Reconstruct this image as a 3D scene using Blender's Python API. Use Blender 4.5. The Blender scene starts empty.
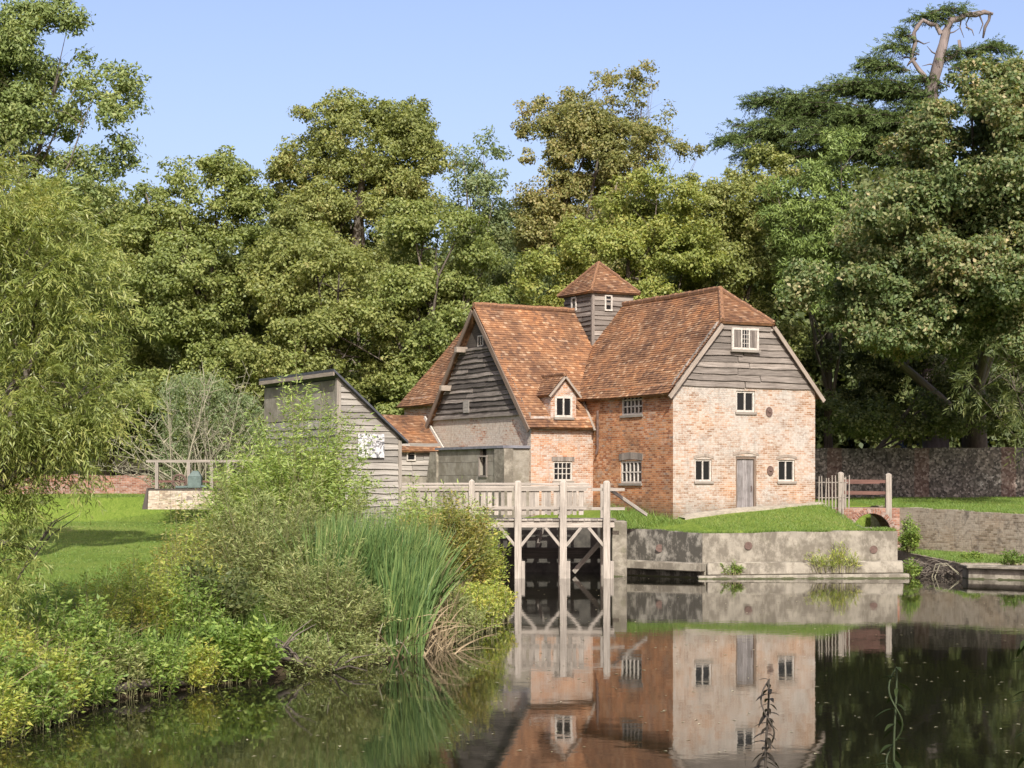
import bpy, math, random
import numpy as np
from mathutils import Vector, Matrix
R = math.radians
rng = np.random.default_rng(11)
random.seed(5)
sc = bpy.context.scene
COL = sc.collection

# ------------------------------------------------------------------ camera, sky, sun, exposure
CAM_H, FPX = 3.4, 1800.0
cd = bpy.data.cameras.new('camera'); cam = bpy.data.objects.new('camera', cd); COL.objects.link(cam)
cam.location = (0, 0, CAM_H); cam.rotation_euler = (R(90), 0, 0)
cd.sensor_width = 36; cd.lens = FPX / 1024 * 36; cd.shift_y = 96 / 1024
cd.clip_start = 0.1; cd.clip_end = 3000
sc.camera = cam
SUN_DIR = Vector((0.118 * math.cos(R(38)), -0.993 * math.cos(R(38)), math.sin(R(38)))).normalized()
w = bpy.data.worlds.new("World"); sc.world = w; w.use_nodes = True
nt = w.node_tree
sky = nt.nodes.new('ShaderNodeTexSky'); sky.sky_type = 'NISHITA'; sky.sun_disc = False
sky.sun_elevation = R(38); sky.sun_rotation = math.atan2(SUN_DIR.x, SUN_DIR.y)
sky.air_density = 1.0; sky.dust_density = 3.5; sky.ozone_density = 3.5
bg = nt.nodes['Background']; bg.inputs['Strength'].default_value = 0.128
tint = nt.nodes.new('ShaderNodeMix'); tint.data_type = 'RGBA'; tint.blend_type = 'MULTIPLY'; tint.inputs[0].default_value = 1
tint.inputs[7].default_value = (1.14, .965, .98, 1)
nt.links.new(sky.outputs[0], tint.inputs[6]); nt.links.new(tint.outputs[2], bg.inputs[0])
sl = bpy.data.lights.new('sun', 'SUN'); sl.energy = 4.2; sl.angle = R(0.5); sl.color = (1, .975, .93)
so = bpy.data.objects.new('sun', sl); COL.objects.link(so)
so.rotation_euler = SUN_DIR.to_track_quat('Z', 'Y').to_euler(); so.location = (20, -40, 60)
sc.view_settings.view_transform = 'Standard'; sc.view_settings.look = 'None'
sc.view_settings.exposure = 0.82; sc.view_settings.gamma = 1; sc.view_settings.use_curve_mapping = False
sc.cycles.max_bounces = 8; sc.cycles.transparent_max_bounces = 4
sc.cycles.use_denoising = True

def W(px, py, d):
    return np.array([(px - 512) / FPX * d, d, CAM_H + (480 - py) / FPX * d])

# ------------------------------------------------------------------ materials
def mat(name):
    m = bpy.data.materials.new(name); m.use_nodes = True
    n = m.node_tree; n.nodes.clear()
    out = n.nodes.new('ShaderNodeOutputMaterial'); b = n.nodes.new('ShaderNodeBsdfPrincipled')
    n.links.new(b.outputs[0], out.inputs[0])
    b.inputs['Specular IOR Level'].default_value = .25
    return m, n, b, out
def ramp(n, fac, stops):
    r = n.nodes.new('ShaderNodeValToRGB'); cr = r.color_ramp
    while len(cr.elements) < len(stops): cr.elements.new(.5)
    for e, (p, c) in zip(cr.elements, stops):
        e.position = p; e.color = (*c, 1) if len(c) == 3 else c
    n.links.new(fac, r.inputs[0]); return r.outputs[0]
def noise(n, vec, scale, detail=4, rough=.6, dist=0):
    t = n.nodes.new('ShaderNodeTexNoise'); t.inputs['Scale'].default_value = scale
    t.inputs['Detail'].default_value = detail; t.inputs['Roughness'].default_value = rough
    t.inputs['Distortion'].default_value = dist
    if vec is not None: n.links.new(vec, t.inputs['Vector'])
    return t.outputs['Fac']
def mix(n, fac, a, b, mode='MIX'):
    m = n.nodes.new('ShaderNodeMix'); m.data_type = 'RGBA'; m.blend_type = mode
    for s, v in ((m.inputs[0], fac), (m.inputs[6], a), (m.inputs[7], b)):
        if isinstance(v, (int, float)): s.default_value = v
        elif isinstance(v, tuple): s.default_value = (*v, 1) if len(v) == 3 else v
        else: n.links.new(v, s)
    return m.outputs[2]
def mathn(n, op, a, b=None, clamp=False):
    m = n.nodes.new('ShaderNodeMath'); m.operation = op; m.use_clamp = clamp
    for i, v in enumerate((a, b)):
        if v is None: continue
        if isinstance(v, (int, float)): m.inputs[i].default_value = v
        else: n.links.new(v, m.inputs[i])
    return m.outputs[0]
def bump(n, b, h, strength=.4, dist=.02):
    k = n.nodes.new('ShaderNodeBump'); k.inputs['Strength'].default_value = strength; k.inputs['Distance'].default_value = dist
    n.links.new(h, k.inputs['Height']); n.links.new(k.outputs[0], b.inputs['Normal'])
def uvn(n):
    return n.nodes.new('ShaderNodeTexCoord').outputs['UV']
def objc(n):
    return n.nodes.new('ShaderNodeTexCoord').outputs['Object']
def geo(n):
    return n.nodes.new('ShaderNodeNewGeometry')
def mapping(n, vec, scale):
    m = n.nodes.new('ShaderNodeMapping'); m.inputs['Scale'].default_value = scale
    n.links.new(vec, m.inputs[0]); return m.outputs[0]
def bricks(n, uv, bw, rh, mort, off=.5):
    t = n.nodes.new('ShaderNodeTexBrick'); n.links.new(uv, t.inputs['Vector'])
    t.inputs['Color1'].default_value = (0, 0, 0, 1); t.inputs['Color2'].default_value = (1, 1, 1, 1); t.inputs['Mortar'].default_value = (.5, .5, .5, 1)
    t.inputs['Scale'].default_value = 1; t.inputs['Mortar Size'].default_value = mort; t.inputs['Mortar Smooth'].default_value = .2
    t.inputs['Brick Width'].default_value = bw; t.inputs['Row Height'].default_value = rh; t.offset = off
    return t.outputs['Color'], t.outputs['Fac']

def brick_mat(name, stops, mortar, white=0.0, wcol=(.62, .58, .52), dark=.0, seed=0):
    m, n, b, o = mat(name); uv = uvn(n)
    c, f = bricks(n, uv, .23, .078, .009)
    mv = mapping(n, uv, (1, 1, 1)); mv.node.inputs['Location'].default_value = (seed * 7.3, seed * 3.1, 0)
    big = noise(n, mv, .55, 5, .65); fine = noise(n, mv, 9, 5, .7)
    col = ramp(n, c, stops)
    patch = ramp(n, noise(n, mv, .9, 6, .7, .4), [(.38, (.55, .55, .55)), (.62, (1.15, 1.1, 1.05))])
    col = mix(n, .8, col, patch, 'MULTIPLY')
    col = mix(n, f, col, mortar)
    if white:
        s = mathn(n, 'ADD', mathn(n, 'MULTIPLY', big, 1.5), mathn(n, 'MULTIPLY', c, .28))
        s = mathn(n, 'ADD', s, mathn(n, 'MULTIPLY', fine, .9))
        # s mean about .75+.21+.45 = 1.41
        s = mathn(n, 'SUBTRACT', s, 1.34 - (white - .5) * .9)
        k = mathn(n, 'ADD', mathn(n, 'MULTIPLY', s, 2.4), .5, True)
        wc = ramp(n, fine, [(.3, tuple(x * .62 for x in wcol)), (.65, wcol)])
        col = mix(n, mathn(n, 'MULTIPLY', k, .86), col, wc)
    if dark:
        dk = ramp(n, noise(n, mv, 1.7, 7, .75, .8), [(.53, (0, 0, 0)), (.68, (1, 1, 1))])
        col = mix(n, mathn(n, 'MULTIPLY', dk, dark), col, (.05, .04, .035))
    sp = n.nodes.new('ShaderNodeSeparateXYZ'); n.links.new(uv, sp.inputs[0])
    dl = mathn(n, 'ADD', sp.outputs['Y'], mathn(n, 'MULTIPLY', noise(n, mapping(n, uv, (1, .6, 1)), 1.3, 5, .7), -1.5))
    damp = ramp(n, mathn(n, 'MULTIPLY', dl, .25), [(.36, (.55, .55, .55)), (.52, (0, 0, 0))])
    if seed < 5: col = mix(n, damp, col, (.075, .065, .04))
    strk = ramp(n, noise(n, mapping(n, uv, (3.5, .35, 1)), 1.0, 6, .7), [(.55, (0, 0, 0)), (.72, (1, 1, 1))])
    col = mix(n, mathn(n, 'MULTIPLY', strk, .35), col, (.09, .075, .055))
    n.links.new(col, b.inputs['Base Color']); b.inputs['Roughness'].default_value = .9
    hgt = mathn(n, 'ADD', mathn(n, 'MULTIPLY', f, -1), mathn(n, 'MULTIPLY', fine, .8))
    bump(n, b, hgt, .7, .015)
    return m
ORANGE = [(0, (0.215, 0.077, 0.034)), (.35, (0.361, 0.150, 0.060)), (.7, (0.447, 0.215, 0.095)), (.93, (0.430, 0.249, 0.146)), (1, (0.172, 0.095, 0.069))]
M = {}
M['brick_front'] = brick_mat('lime washed brick', [(0, (.25, .135, .072)), (.5, (.355, .208, .115)), (1, (.40, .265, .165))], (.385, .32, .24), .58, (.41, .38, .322), .25, 1)
M['brick_side'] = brick_mat('orange brick', ORANGE, (0.325, 0.231, 0.144), .12, (0.375, 0.333, 0.275), .5, 2)
M['brick_barn'] = brick_mat('pale orange brick', [(0, (0.303, 0.144, 0.072)), (.5, (0.390, 0.209, 0.108)), (1, (0.419, 0.253, 0.152))], (0.405, 0.339, 0.260), .48, (0.419, 0.383, 0.333), .1, 3)
M['brick_gable'] = brick_mat('patched brick', ORANGE, (.40, .335, .25), .78, (.46, .415, .33), .2, 4)
M['brick_garden'] = brick_mat('old garden brick', [(0, (0.144, 0.058, 0.036)), (.5, (0.239, 0.108, 0.065)), (1, (0.289, 0.159, 0.108))], (0.260, 0.217, 0.173), .3, (0.303, 0.275, 0.239), .3, 5)
M['brick_mossy'] = brick_mat('mossy retaining brick', [(0, (.19, .15, .10)), (.5, (.32, .26, .18)), (1, (.40, .335, .235))], (.28, .24, .17), .5, (.42, .37, .28), .7, 6)

def tile_mat():
    m, n, b, o = mat('old clay tiles'); uv = uvn(n)
    c, f = bricks(n, uv, .16, .11, .004)
    mv = uv
    col = ramp(n, c, [(0, (.11, .06, .036)), (.25, (.165, .085, .044)), (.6, (.205, .105, .051)), (.88, (.245, .135, .068)), (1, (.31, .21, .13))])
    v = ramp(n, noise(n, uv, .6, 5, .65, .3), [(.35, (.55, .54, .56)), (.5, (1, 1, 1)), (.68, (1.4, 1.22, 1.0))])
    col = mix(n, .9, col, v, 'MULTIPLY')
    lich = ramp(n, noise(n, mapping(n, uv, (5, 8, 1)), 1.0, 4, .7), [(.62, (0, 0, 0)), (.74, (1, 1, 1))])
    col = mix(n, mathn(n, 'MULTIPLY', lich, .5), col, (.42, .33, .22))
    mo = ramp(n, noise(n, mapping(n, uv, (.5, 2.2, 1)), 1.1, 6, .7), [(.57, (0, 0, 0)), (.75, (1, 1, 1))])
    col = mix(n, mathn(n, 'MULTIPLY', mo, .6), col, (.065, .045, .033))
    n.links.new(col, b.inputs['Base Color']); b.inputs['Roughness'].default_value = .85
    bump(n, b, mathn(n, 'ADD', mathn(n, 'MULTIPLY', c, .6), mathn(n, 'MULTIPLY', f, -.6)), .8, .02)
    return m
M['tile'] = tile_mat()

def wood_mat(name, dark, light, dirt=.4, sc_=(1.2, 26, 26), rnd=.5):
    m, n, b, o = mat(name); uv = uvn(n); g = geo(n)
    gr = noise(n, mapping(n, uv, (sc_[0], sc_[1], 1)), 1, 5, .65)
    col = ramp(n, gr, [(.28, dark), (.72, light)])
    isl = ramp(n, g.outputs['Random Per Island'], [(0, (1 - rnd,) * 3), (1, (1 + rnd * .6,) * 3)])
    col = mix(n, 1.0, col, isl, 'MULTIPLY')
    st = ramp(n, noise(n, objc(n), .9, 6, .7), [(.45, (0, 0, 0)), (.7, (1, 1, 1))])
    col = mix(n, mathn(n, 'MULTIPLY', st, dirt), col, tuple(x * .45 for x in dark))
    n.links.new(col, b.inputs['Base Color']); b.inputs['Roughness'].default_value = .85
    bump(n, b, gr, .5, .01)
    return m
M['board'] = wood_mat('weathered grey boards', (0.088, 0.073, 0.058), (0.263, 0.230, 0.190), .4, rnd=.4)
M['tarred_shaded'] = wood_mat('tarred boards', (0.052, 0.042, 0.034), (0.219, 0.190, 0.157), .55, rnd=.7)  # tar on the barn gable and shutters, painted shade on the cupola side
M['oak'] = wood_mat('silvered oak', (0.139, 0.120, 0.095), (0.292, 0.260, 0.212), .35, rnd=.3)
M['bargeboard'] = wood_mat('pale bargeboard', (0.161, 0.128, 0.095), (0.336, 0.286, 0.227), .4, rnd=.2)
M['pale_oak'] = wood_mat('pale sun bleached oak', (0.172, 0.150, 0.120), (0.361, 0.323, 0.267), .35, rnd=.35)
M['brownwood'] = wood_mat('brown bargeboard', (0.080, 0.058, 0.040), (0.198, 0.146, 0.106), .3, rnd=.2)
M['darkwood'] = wood_mat('wet dark wood', (0.026, 0.022, 0.017), (0.088, 0.073, 0.058), .4)
M['redrail'] = wood_mat('reddish rail', (.075, .04, .03), (.15, .08, .06), .2)
M['door'] = wood_mat('door boards', (0.088, 0.073, 0.062), (0.278, 0.263, 0.249), .6, rnd=.25)
M['shedboard'] = wood_mat('shed boards', (0.146, 0.132, 0.110), (0.307, 0.286, 0.242), .3, rnd=.35)
M['bark'] = wood_mat('grey bark', (0.055, 0.044, 0.033), (0.146, 0.125, 0.095), .2)
M['palebark'] = wood_mat('pale dead wood', (.15, .14, .09), (.31, .29, .20), .1)
M['deadcedar'] = wood_mat('greyish dead cedar', (.085, .068, .06), (.20, .165, .145), .3)

def plain(name, c, rough=.8, var=.25, scale=4, spec=.25, met=0):
    m, n, b, o = mat(name)
    f = noise(n, objc(n), scale, 5, .65)
    col = ramp(n, f, [(.3, tuple(x * (1 - var) for x in c)), (.7, tuple(min(1, x * (1 + var)) for x in c))])
    n.links.new(col, b.inputs['Base Color']); b.inputs['Roughness'].default_value = rough
    b.inputs['Specular IOR Level'].default_value = spec; b.inputs['Metallic'].default_value = met
    bump(n, b, f, .3, .01)
    return m
M['paint'] = plain('flaking white paint', (.38, .35, .295), .75, .3, 12)
M['lead'] = plain('grey lead', (.14, .14, .15), .6, .3)
M['felt'] = plain('dark roofing felt', (.05, .052, .058), .7, .3)
M['iron'] = plain('rusty iron', (.10, .065, .05), .8, .4, 10)
M['greeniron'] = plain('green grey machinery', (.08, .11, .095), .6, .3)
M['stone'] = plain('pale path gravel', (.27, .24, .18), .95, .3, 5)
m, n, b, o = mat('dark glass'); b.inputs['Base Color'].default_value = (.012, .012, .012, 1); b.inputs['Roughness'].default_value = .12; b.inputs['Specular IOR Level'].default_value = .35
M['glass'] = m

def concrete(name, base, stain, streak=.6, moss=.3, cover=.5):
    m, n, b, o = mat(name); uv = uvn(n)
    f = noise(n, uv, 2.2, 7, .7)
    col = ramp(n, f, [(.3, tuple(x * .72 for x in base)), (.7, tuple(x * 1.15 for x in base))])
    s = ramp(n, noise(n, mapping(n, uv, (1.3, .75, 1)), 1.1, 8, .74, .1), [(.5 - cover * .12, (0, 0, 0)), (.62 - cover * .12, (1, 1, 1))])
    col = mix(n, mathn(n, 'MULTIPLY', s, streak), col, stain)
    ms = ramp(n, noise(n, uv, 1.1, 6, .7, .5), [(.55, (0, 0, 0)), (.7, (1, 1, 1))])
    col = mix(n, mathn(n, 'MULTIPLY', ms, moss), col, (.09, .10, .035))
    sep = n.nodes.new('ShaderNodeSeparateXYZ'); n.links.new(geo(n).outputs['Position'], sep.inputs[0])
    wl = mathn(n, 'ADD', mathn(n, 'ADD', sep.outputs['Z'], .09), mathn(n, 'MULTIPLY', f, -.25))
    wet = ramp(n, wl, [(-.06, (1, 1, 1)), (.0, (0, 0, 0))])
    col = mix(n, wet, col, (.06, .065, .03))
    n.links.new(col, b.inputs['Base Color']); b.inputs['Roughness'].default_value = .9
    bump(n, b, f, .5, .03)
    return m
M['concrete'] = concrete('weathered concrete', (0.249, 0.225, 0.172), (0.095, 0.082, 0.060), .8, .25, .55)
M['concrete_dark'] = concrete('black stained concrete', (0.241, 0.224, 0.181), (0.034, 0.031, 0.024), .9, .1, .85)
M['render'] = concrete('old lime render', (0.241, 0.219, 0.172), (0.120, 0.103, 0.073), .65, .15)
M['race'] = plain('wet dark masonry', (.05, .045, .035), .7, .5, 3)

def flint():
    m, n, b, o = mat('flint wall'); uv = uvn(n)
    v = n.nodes.new('ShaderNodeTexVoronoi'); v.inputs['Scale'].default_value = 10; n.links.new(uv, v.inputs['Vector'])
    sx = n.nodes.new('ShaderNodeSeparateColor'); n.links.new(v.outputs['Color'], sx.inputs[0])
    col = ramp(n, sx.outputs[0], [(0, (.045, .043, .038)), (.6, (.13, .12, .10)), (1, (.28, .265, .23))])
    col = mix(n, .5, col, ramp(n, noise(n, uv, .5, 5), [(.4, (.4, .4, .4)), (.6, (1.1, 1, .95))]), 'MULTIPLY')
    # brick piers in the flint
    sep = n.nodes.new('ShaderNodeSeparateXYZ'); n.links.new(uv, sep.inputs[0])
    px = mathn(n, 'ABSOLUTE', mathn(n, 'SUBTRACT', mathn(n, 'FRACT', mathn(n, 'MULTIPLY', sep.outputs['X'], 1 / 4.4)), .5))
    k = mathn(n, 'LESS_THAN', mathn(n, 'ADD', px, mathn(n, 'MULTIPLY', noise(n, uv, 5, 2), .05)), .11)
    c2, f2 = bricks(n, uv, .23, .078, .01)
    bc = ramp(n, c2, [(0, (.13, .05, .035)), (1, (.24, .11, .075))])
    col = mix(n, mathn(n, 'MULTIPLY', k, .25), col, bc)
    n.links.new(col, b.inputs['Base Color']); b.inputs['Roughness'].default_value = .8
    bump(n, b, v.outputs['Distance'], .6, .03)
    return m
M['flint'] = flint()

def leaf_mat(name, stops, trans=.45, rough=.5, spec=.3, patch=.35, gain=2.3):
    m, n, b, o = mat(name); g = geo(n)
    stops = [(p_, tuple(min(.6, (x_ * .88 + .12 * (.35 * c_[0] + .55 * c_[1] + .1 * c_[2])) * gain) for x_ in c_)) for p_, c_ in stops]
    isl = g.outputs['Random Per Island']
    nz = noise(n, objc(n), patch, 3, .6)
    f = mathn(n, 'ADD', mathn(n, 'MULTIPLY', isl, .55), mathn(n, 'MULTIPLY', mathn(n, 'SUBTRACT', nz, .28), 1.0), True)
    col = ramp(n, f, stops)
    n.links.new(col, b.inputs['Base Color']); b.inputs['Roughness'].default_value = rough
    b.inputs['Specular IOR Level'].default_value = spec
    t = n.nodes.new('ShaderNodeBsdfTranslucent')
    tc = mix(n, 1.0, col, (1.3, 1.25, .6), 'MULTIPLY'); n.links.new(tc, t.inputs[0])
    ms = n.nodes.new('ShaderNodeMixShader'); ms.inputs[0].default_value = trans
    n.links.new(b.outputs[0], ms.inputs[1]); n.links.new(t.outputs[0], ms.inputs[2]); n.links.new(ms.outputs[0], o.inputs[0])
    return m
L = {}
L['olive'] = leaf_mat('olive leaves', [(0, (.046, .06, .013)), (.4, (.088, .104, .022)), (.75, (.13, .138, .034)), (1, (.17, .13, .042))])
L['green'] = leaf_mat('mid green leaves', [(0, (.04, .056, .012)), (.5, (.09, .112, .023)), (1, (.16, .165, .045))])
L['dark'] = leaf_mat('dark green leaves', [(0, (.02, .031, .008)), (.5, (.045, .06, .015)), (1, (.10, .105, .032))])
L['bluegreen'] = leaf_mat('pale green leaves', [(0, (.05, .08, .03)), (1, (.13, .15, .062))])
L['yellowgreen'] = leaf_mat('yellow green leaves', [(0, (.06, .078, .012)), (.5, (.105, .125, .02)), (1, (.18, .165, .034))])
L['brown'] = leaf_mat('browning leaves', [(0, (.05, .06, .015)), (.45, (.095, .10, .025)), (.8, (.14, .12, .038)), (1, (.18, .125, .05))])
L['chestnut'] = leaf_mat('chestnut leaves', [(0, (.024, .042, .012)), (.45, (.055, .08, .022)), (.72, (.115, .118, .044)), (1, (.27, .195, .10))])
L['cedar'] = leaf_mat('cedar needles', [(0, (.03, .05, .012)), (.6, (.06, .09, .02)), (1, (.11, .135, .034))], .2, .6, .15, gain=1.5)
L['yew'] = leaf_mat('yew needles', [(0, (.03, .055, .01)), (1, (.10, .13, .02))], .2)
L['willow'] = leaf_mat('willow leaves', [(0, (.05, .07, .011)), (.5, (.115, .142, .024)), (1, (.22, .21, .05))], .45, .45, .4, .8, 2.0)
L['sallow'] = leaf_mat('sallow leaves', [(0, (.055, .09, .016)), (.5, (.105, .142, .028)), (1, (.18, .2, .055))], .45, .5, .3, 1.2, 2.7)
L['scrub'] = leaf_mat('grey olive scrub', [(0, (.05, .068, .016)), (.5, (.10, .122, .034)), (.85, (.15, .155, .052)), (1, (.18, .135, .055))], .4, .6, .25, 1.2, 2.3)
L['nettle'] = leaf_mat('fresh nettle leaves', [(0, (.04, .075, .012)), (.5, (.09, .14, .02)), (1, (.17, .2, .035))], .45, .5, .25, 1.5, gain=2.2)
L['herb'] = leaf_mat('yellow herb leaves', [(0, (.07, .11, .012)), (.5, (.14, .175, .02)), (.85, (.23, .20, .03)), (1, (.3, .17, .04))], .45, .5, .3, 1.5, 2.3)
L['golden'] = leaf_mat('golden autumn leaves', [(0, (.05, .072, .012)), (.45, (.115, .125, .02)), (.8, (.2, .16, .03)), (1, (.22, .11, .04))], .4, .5, .3, 1.6, gain=1.9)
L['ashleaf'] = leaf_mat('ash leaves', [(0, (.045, .066, .016)), (.5, (.085, .112, .028)), (1, (.16, .17, .052))], .4, .5, .3, .6)
L['reed'] = leaf_mat('reed blades', [(0, (.018, .046, .010)), (.5, (.05, .09, .02)), (.82, (.105, .14, .033)), (1, (.24, .19, .08))], .3, .5, .2, 1.2, gain=1.9)
L['deadreed'] = leaf_mat('dry reed blades', [(0, (.14, .10, .045)), (1, (.38, .29, .16))], .2, .7, .2, gain=1)
L['grass'] = leaf_mat('grass blades', [(0, (.06, .115, .012)), (.6, (.105, .175, .02)), (1, (.19, .2, .06))], .35, .5, .25, .8, gain=1.3)
L['litter'] = leaf_mat('pale fallen leaves', [(0, (.15, .14, .06)), (1, (.5, .45, .25))], .1, .5, .3, gain=1)

L['stemleaf'] = leaf_mat('dark herb leaves', [(0, (.012, .02, .006)), (1, (.035, .05, .014))], .2, .7, .05, gain=1)
L['witherleaf'] = leaf_mat('withered leaves', [(0, (.012, .01, .006)), (1, (.04, .03, .016))], .2, gain=1)
M['stemgreen'] = plain('green stem', (.025, .035, .012), .7)
M['shoot'] = plain('olive shoots', (.16, .15, .07), .8)

# ------------------------------------------------------------------ mesh helpers
class MB:
    def __init__(s): s.v = []; s.f = []; s.uv = []
    def poly(s, pts, axes=None):
        """axes: (t, bt, o) gives uv = ((p-o).t, (p-o).bt); else projected from the face normal"""
        pts = [Vector(p) for p in pts]
        k = len(s.v); s.v += [tuple(p) for p in pts]; s.f.append(list(range(k, k + len(pts))))
        if axes is None:
            nrm = (pts[1] - pts[0]).cross(pts[2] - pts[0])
            if nrm.length < 1e-9: nrm = Vector((0, 0, 1))
            nrm.normalize()
            t = Vector((0, 0, 1)).cross(nrm)
            t = Vector((1, 0, 0)) if t.length < .05 else t.normalized()
            bt = nrm.cross(t); o = Vector((0, 0, 0))
        else: t, bt, o = axes
        s.uv += [((p - o).dot(t), (p - o).dot(bt)) for p in pts]
    def hexa(s, c):
        """8 corners: bottom 4 counter-clockwise, top 4; long axis mapped to uv.x"""
        c = [Vector(p) for p in c]
        e = [c[1] - c[0], c[3] - c[0], c[4] - c[0]]
        e.sort(key=lambda q: -q.length); la = e[0].normalized()
        off = Vector((random.uniform(0, 50), random.uniform(0, 50), 0))
        k = len(s.v); s.v += [tuple(p) for p in c]
        for q in ((3, 2, 1, 0), (4, 5, 6, 7), (0, 1, 5, 4), (1, 2, 6, 5), (2, 3, 7, 6), (3, 0, 4, 7)):
            s.f.append([k + i for i in q])
            nrm = (c[q[1]] - c[q[0]]).cross(c[q[2]] - c[q[0]])
            nrm = nrm.normalized() if nrm.length > 1e-9 else Vector((0, 0, 1))
            bt = nrm.cross(la)
            bt = bt.normalized() if bt.length > .05 else Vector((0, 0, 1)).cross(la)
            s.uv += [(c[i].dot(la) + off.x, c[i].dot(bt) + off.y) for i in q]
    def box(s, x0, x1, y0, y1, z0, z1):
        s.hexa([(x0, y0, z0), (x1, y0, z0), (x1, y1, z0), (x0, y1, z0), (x0, y0, z1), (x1, y0, z1), (x1, y1, z1), (x0, y1, z1)])
    def beam(s, p0, p1, w, h, up=(0, 0, 1), w1=None, h1=None):
        p0 = Vector(p0); p1 = Vector(p1); d = (p1 - p0).normalized(); up = Vector(up)
        sd = d.cross(up)
        if sd.length < .02: sd = d.cross(Vector((0, 1, 0)))
        sd.normalize(); u = sd.cross(d)
        w1 = w1 or w; h1 = h1 or h
        a = [p0 - sd * w / 2 - u * h / 2, p0 + sd * w / 2 - u * h / 2, p0 + sd * w / 2 + u * h / 2, p0 - sd * w / 2 + u * h / 2]
        q = [p1 - sd * w1 / 2 - u * h1 / 2, p1 + sd * w1 / 2 - u * h1 / 2, p1 + sd * w1 / 2 + u * h1 / 2, p1 - sd * w1 / 2 + u * h1 / 2]
        s.hexa(a + q)
    def tube(s, pts, rad, n=6, cap=True):
        pts = [Vector(p) for p in pts]; k0 = len(s.v); L_ = 0
        ref = Vector((.3, .2, 1)).normalized()
        rows = []
        for i, p in enumerate(pts):
            d = (pts[min(i + 1, len(pts) - 1)] - pts[max(i - 1, 0)]).normalized()
            a = d.cross(ref)
            if a.length < .1: a = d.cross(Vector((1, 0, 0)))
            a.normalize(); b = d.cross(a)
            if i: L_ += (p - pts[i - 1]).length
            rows.append(L_)
            for j in range(n):
                t = 2 * math.pi * j / n
                s.v.append(tuple(p + (a * math.cos(t) + b * math.sin(t)) * rad[i]))
        for i in range(len(pts) - 1):
            for j in range(n):
                j2 = (j + 1) % n
                s.f.append([k0 + i * n + j, k0 + i * n + j2, k0 + (i + 1) * n + j2, k0 + (i + 1) * n + j])
                s.uv += [(rows[i], j * .1), (rows[i], j * .1 + .1), (rows[i + 1], j * .1 + .1), (rows[i + 1], j * .1)]
        if cap:
            for i in (0, len(pts) - 1):
                s.f.append([k0 + i * n + j for j in range(n)]); s.uv += [(0, j * .1) for j in range(n)]
    def build(s, name, material, parent=None, bevel=0, smooth=False):
        me = bpy.data.meshes.new(name); me.from_pydata(s.v, [], s.f); me.update()
        ul = me.uv_layers.new(name='UVMap')
        ul.data.foreach_set('uv', np.array(s.uv, dtype=np.float32).ravel())
        me.materials.append(material)
        if smooth: me.polygons.foreach_set('use_smooth', [True] * len(me.polygons))
        o = bpy.data.objects.new(name, me); COL.objects.link(o)
        if parent: o.parent = parent
        if bevel:
            bm = o.modifiers.new('bevel', 'BEVEL'); bm.width = bevel; bm.segments = 1; bm.limit_method = 'ANGLE'
        return o

def np_mesh(name, V, F, material, parent=None, loc=None):
    """V (n,3), F (m,4) arrays"""
    V = np.asarray(V, dtype=np.float32)
    if loc is not None: V = V - np.asarray(loc, dtype=np.float32)
    me = bpy.data.meshes.new(name)
    me.vertices.add(len(V)); me.vertices.foreach_set('co', V.ravel())
    m = len(F); k = F.shape[1]
    me.loops.add(m * k); me.loops.foreach_set('vertex_index', F.astype(np.int32).ravel())
    me.polygons.add(m); me.polygons.foreach_set('loop_start', np.arange(0, m * k, k, dtype=np.int32))
    try: me.polygons.foreach_set('loop_total', np.full(m, k, dtype=np.int32))
    except Exception: pass
    me.update(calc_edges=True); me.validate()
    me.materials.append(material)
    o = bpy.data.objects.new(name, me); COL.objects.link(o)
    if parent: o.parent = parent
    return o

def tag(o, label, cat, group=None, kind=None):
    if label: o['label'] = label
    if cat: o['category'] = cat
    if group: o['group'] = group
    if kind: o['kind'] = kind
    return o
def empty(name, loc, rz=0):
    o = bpy.data.objects.new(name, None); COL.objects.link(o); o.location = loc; o.rotation_euler = (0, 0, rz); o.empty_display_size = .3
    return o
def unit(a): return a / np.maximum(np.linalg.norm(a, axis=-1, keepdims=True), 1e-9)

def leaves(C, D, N, Ln, Wd, fold=.12):
    """rhombic leaves from base C along D with normal N"""
    D = unit(D); S = unit(np.cross(D, N)); N2 = np.cross(S, D)
    Ln = np.asarray(Ln)[:, None]; Wd = np.asarray(Wd)[:, None]
    mid = C + D * Ln * .45 + N2 * Wd * fold
    V = np.stack([C, mid + S * Wd / 2, C + D * Ln - N2 * Ln * .08, mid - S * Wd / 2], axis=1).reshape(-1, 3)
    F = np.arange(len(C) * 4).reshape(-1, 4)
    return V, F
def blades(base, tip, width, sag, nseg=3):
    """grass like blades: tapered strips bending over"""
    n = len(base); d = tip - base
    S = unit(np.cross(d, rng.normal(size=(n, 3))))
    hor = d * np.array([1, 1, 0]) + rng.normal(size=(n, 3)) * np.array([.15, .15, 0]) * np.linalg.norm(d, axis=1, keepdims=True)
    Vs = []
    for i in range(nseg + 1):
        t = i / nseg
        p = base + d * t + hor * (t * t * sag)[:, None] - np.array([0, 0, 1]) * (np.linalg.norm(d, axis=1) * sag * t ** 3 * .5)[:, None]
        wv = (width * (1 - t ** 2 * .95))[:, None]
        Vs += [p - S * wv / 2, p + S * wv / 2]
    V = np.stack(Vs, axis=1); k = 2 * (nseg + 1)
    idx = np.arange(n)[:, None] * k
    F = np.concatenate([idx + np.array([[2 * i, 2 * i + 1, 2 * i + 3, 2 * i + 2]]) for i in range(nseg)], axis=0)
    return V.reshape(-1, 3), F

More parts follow.
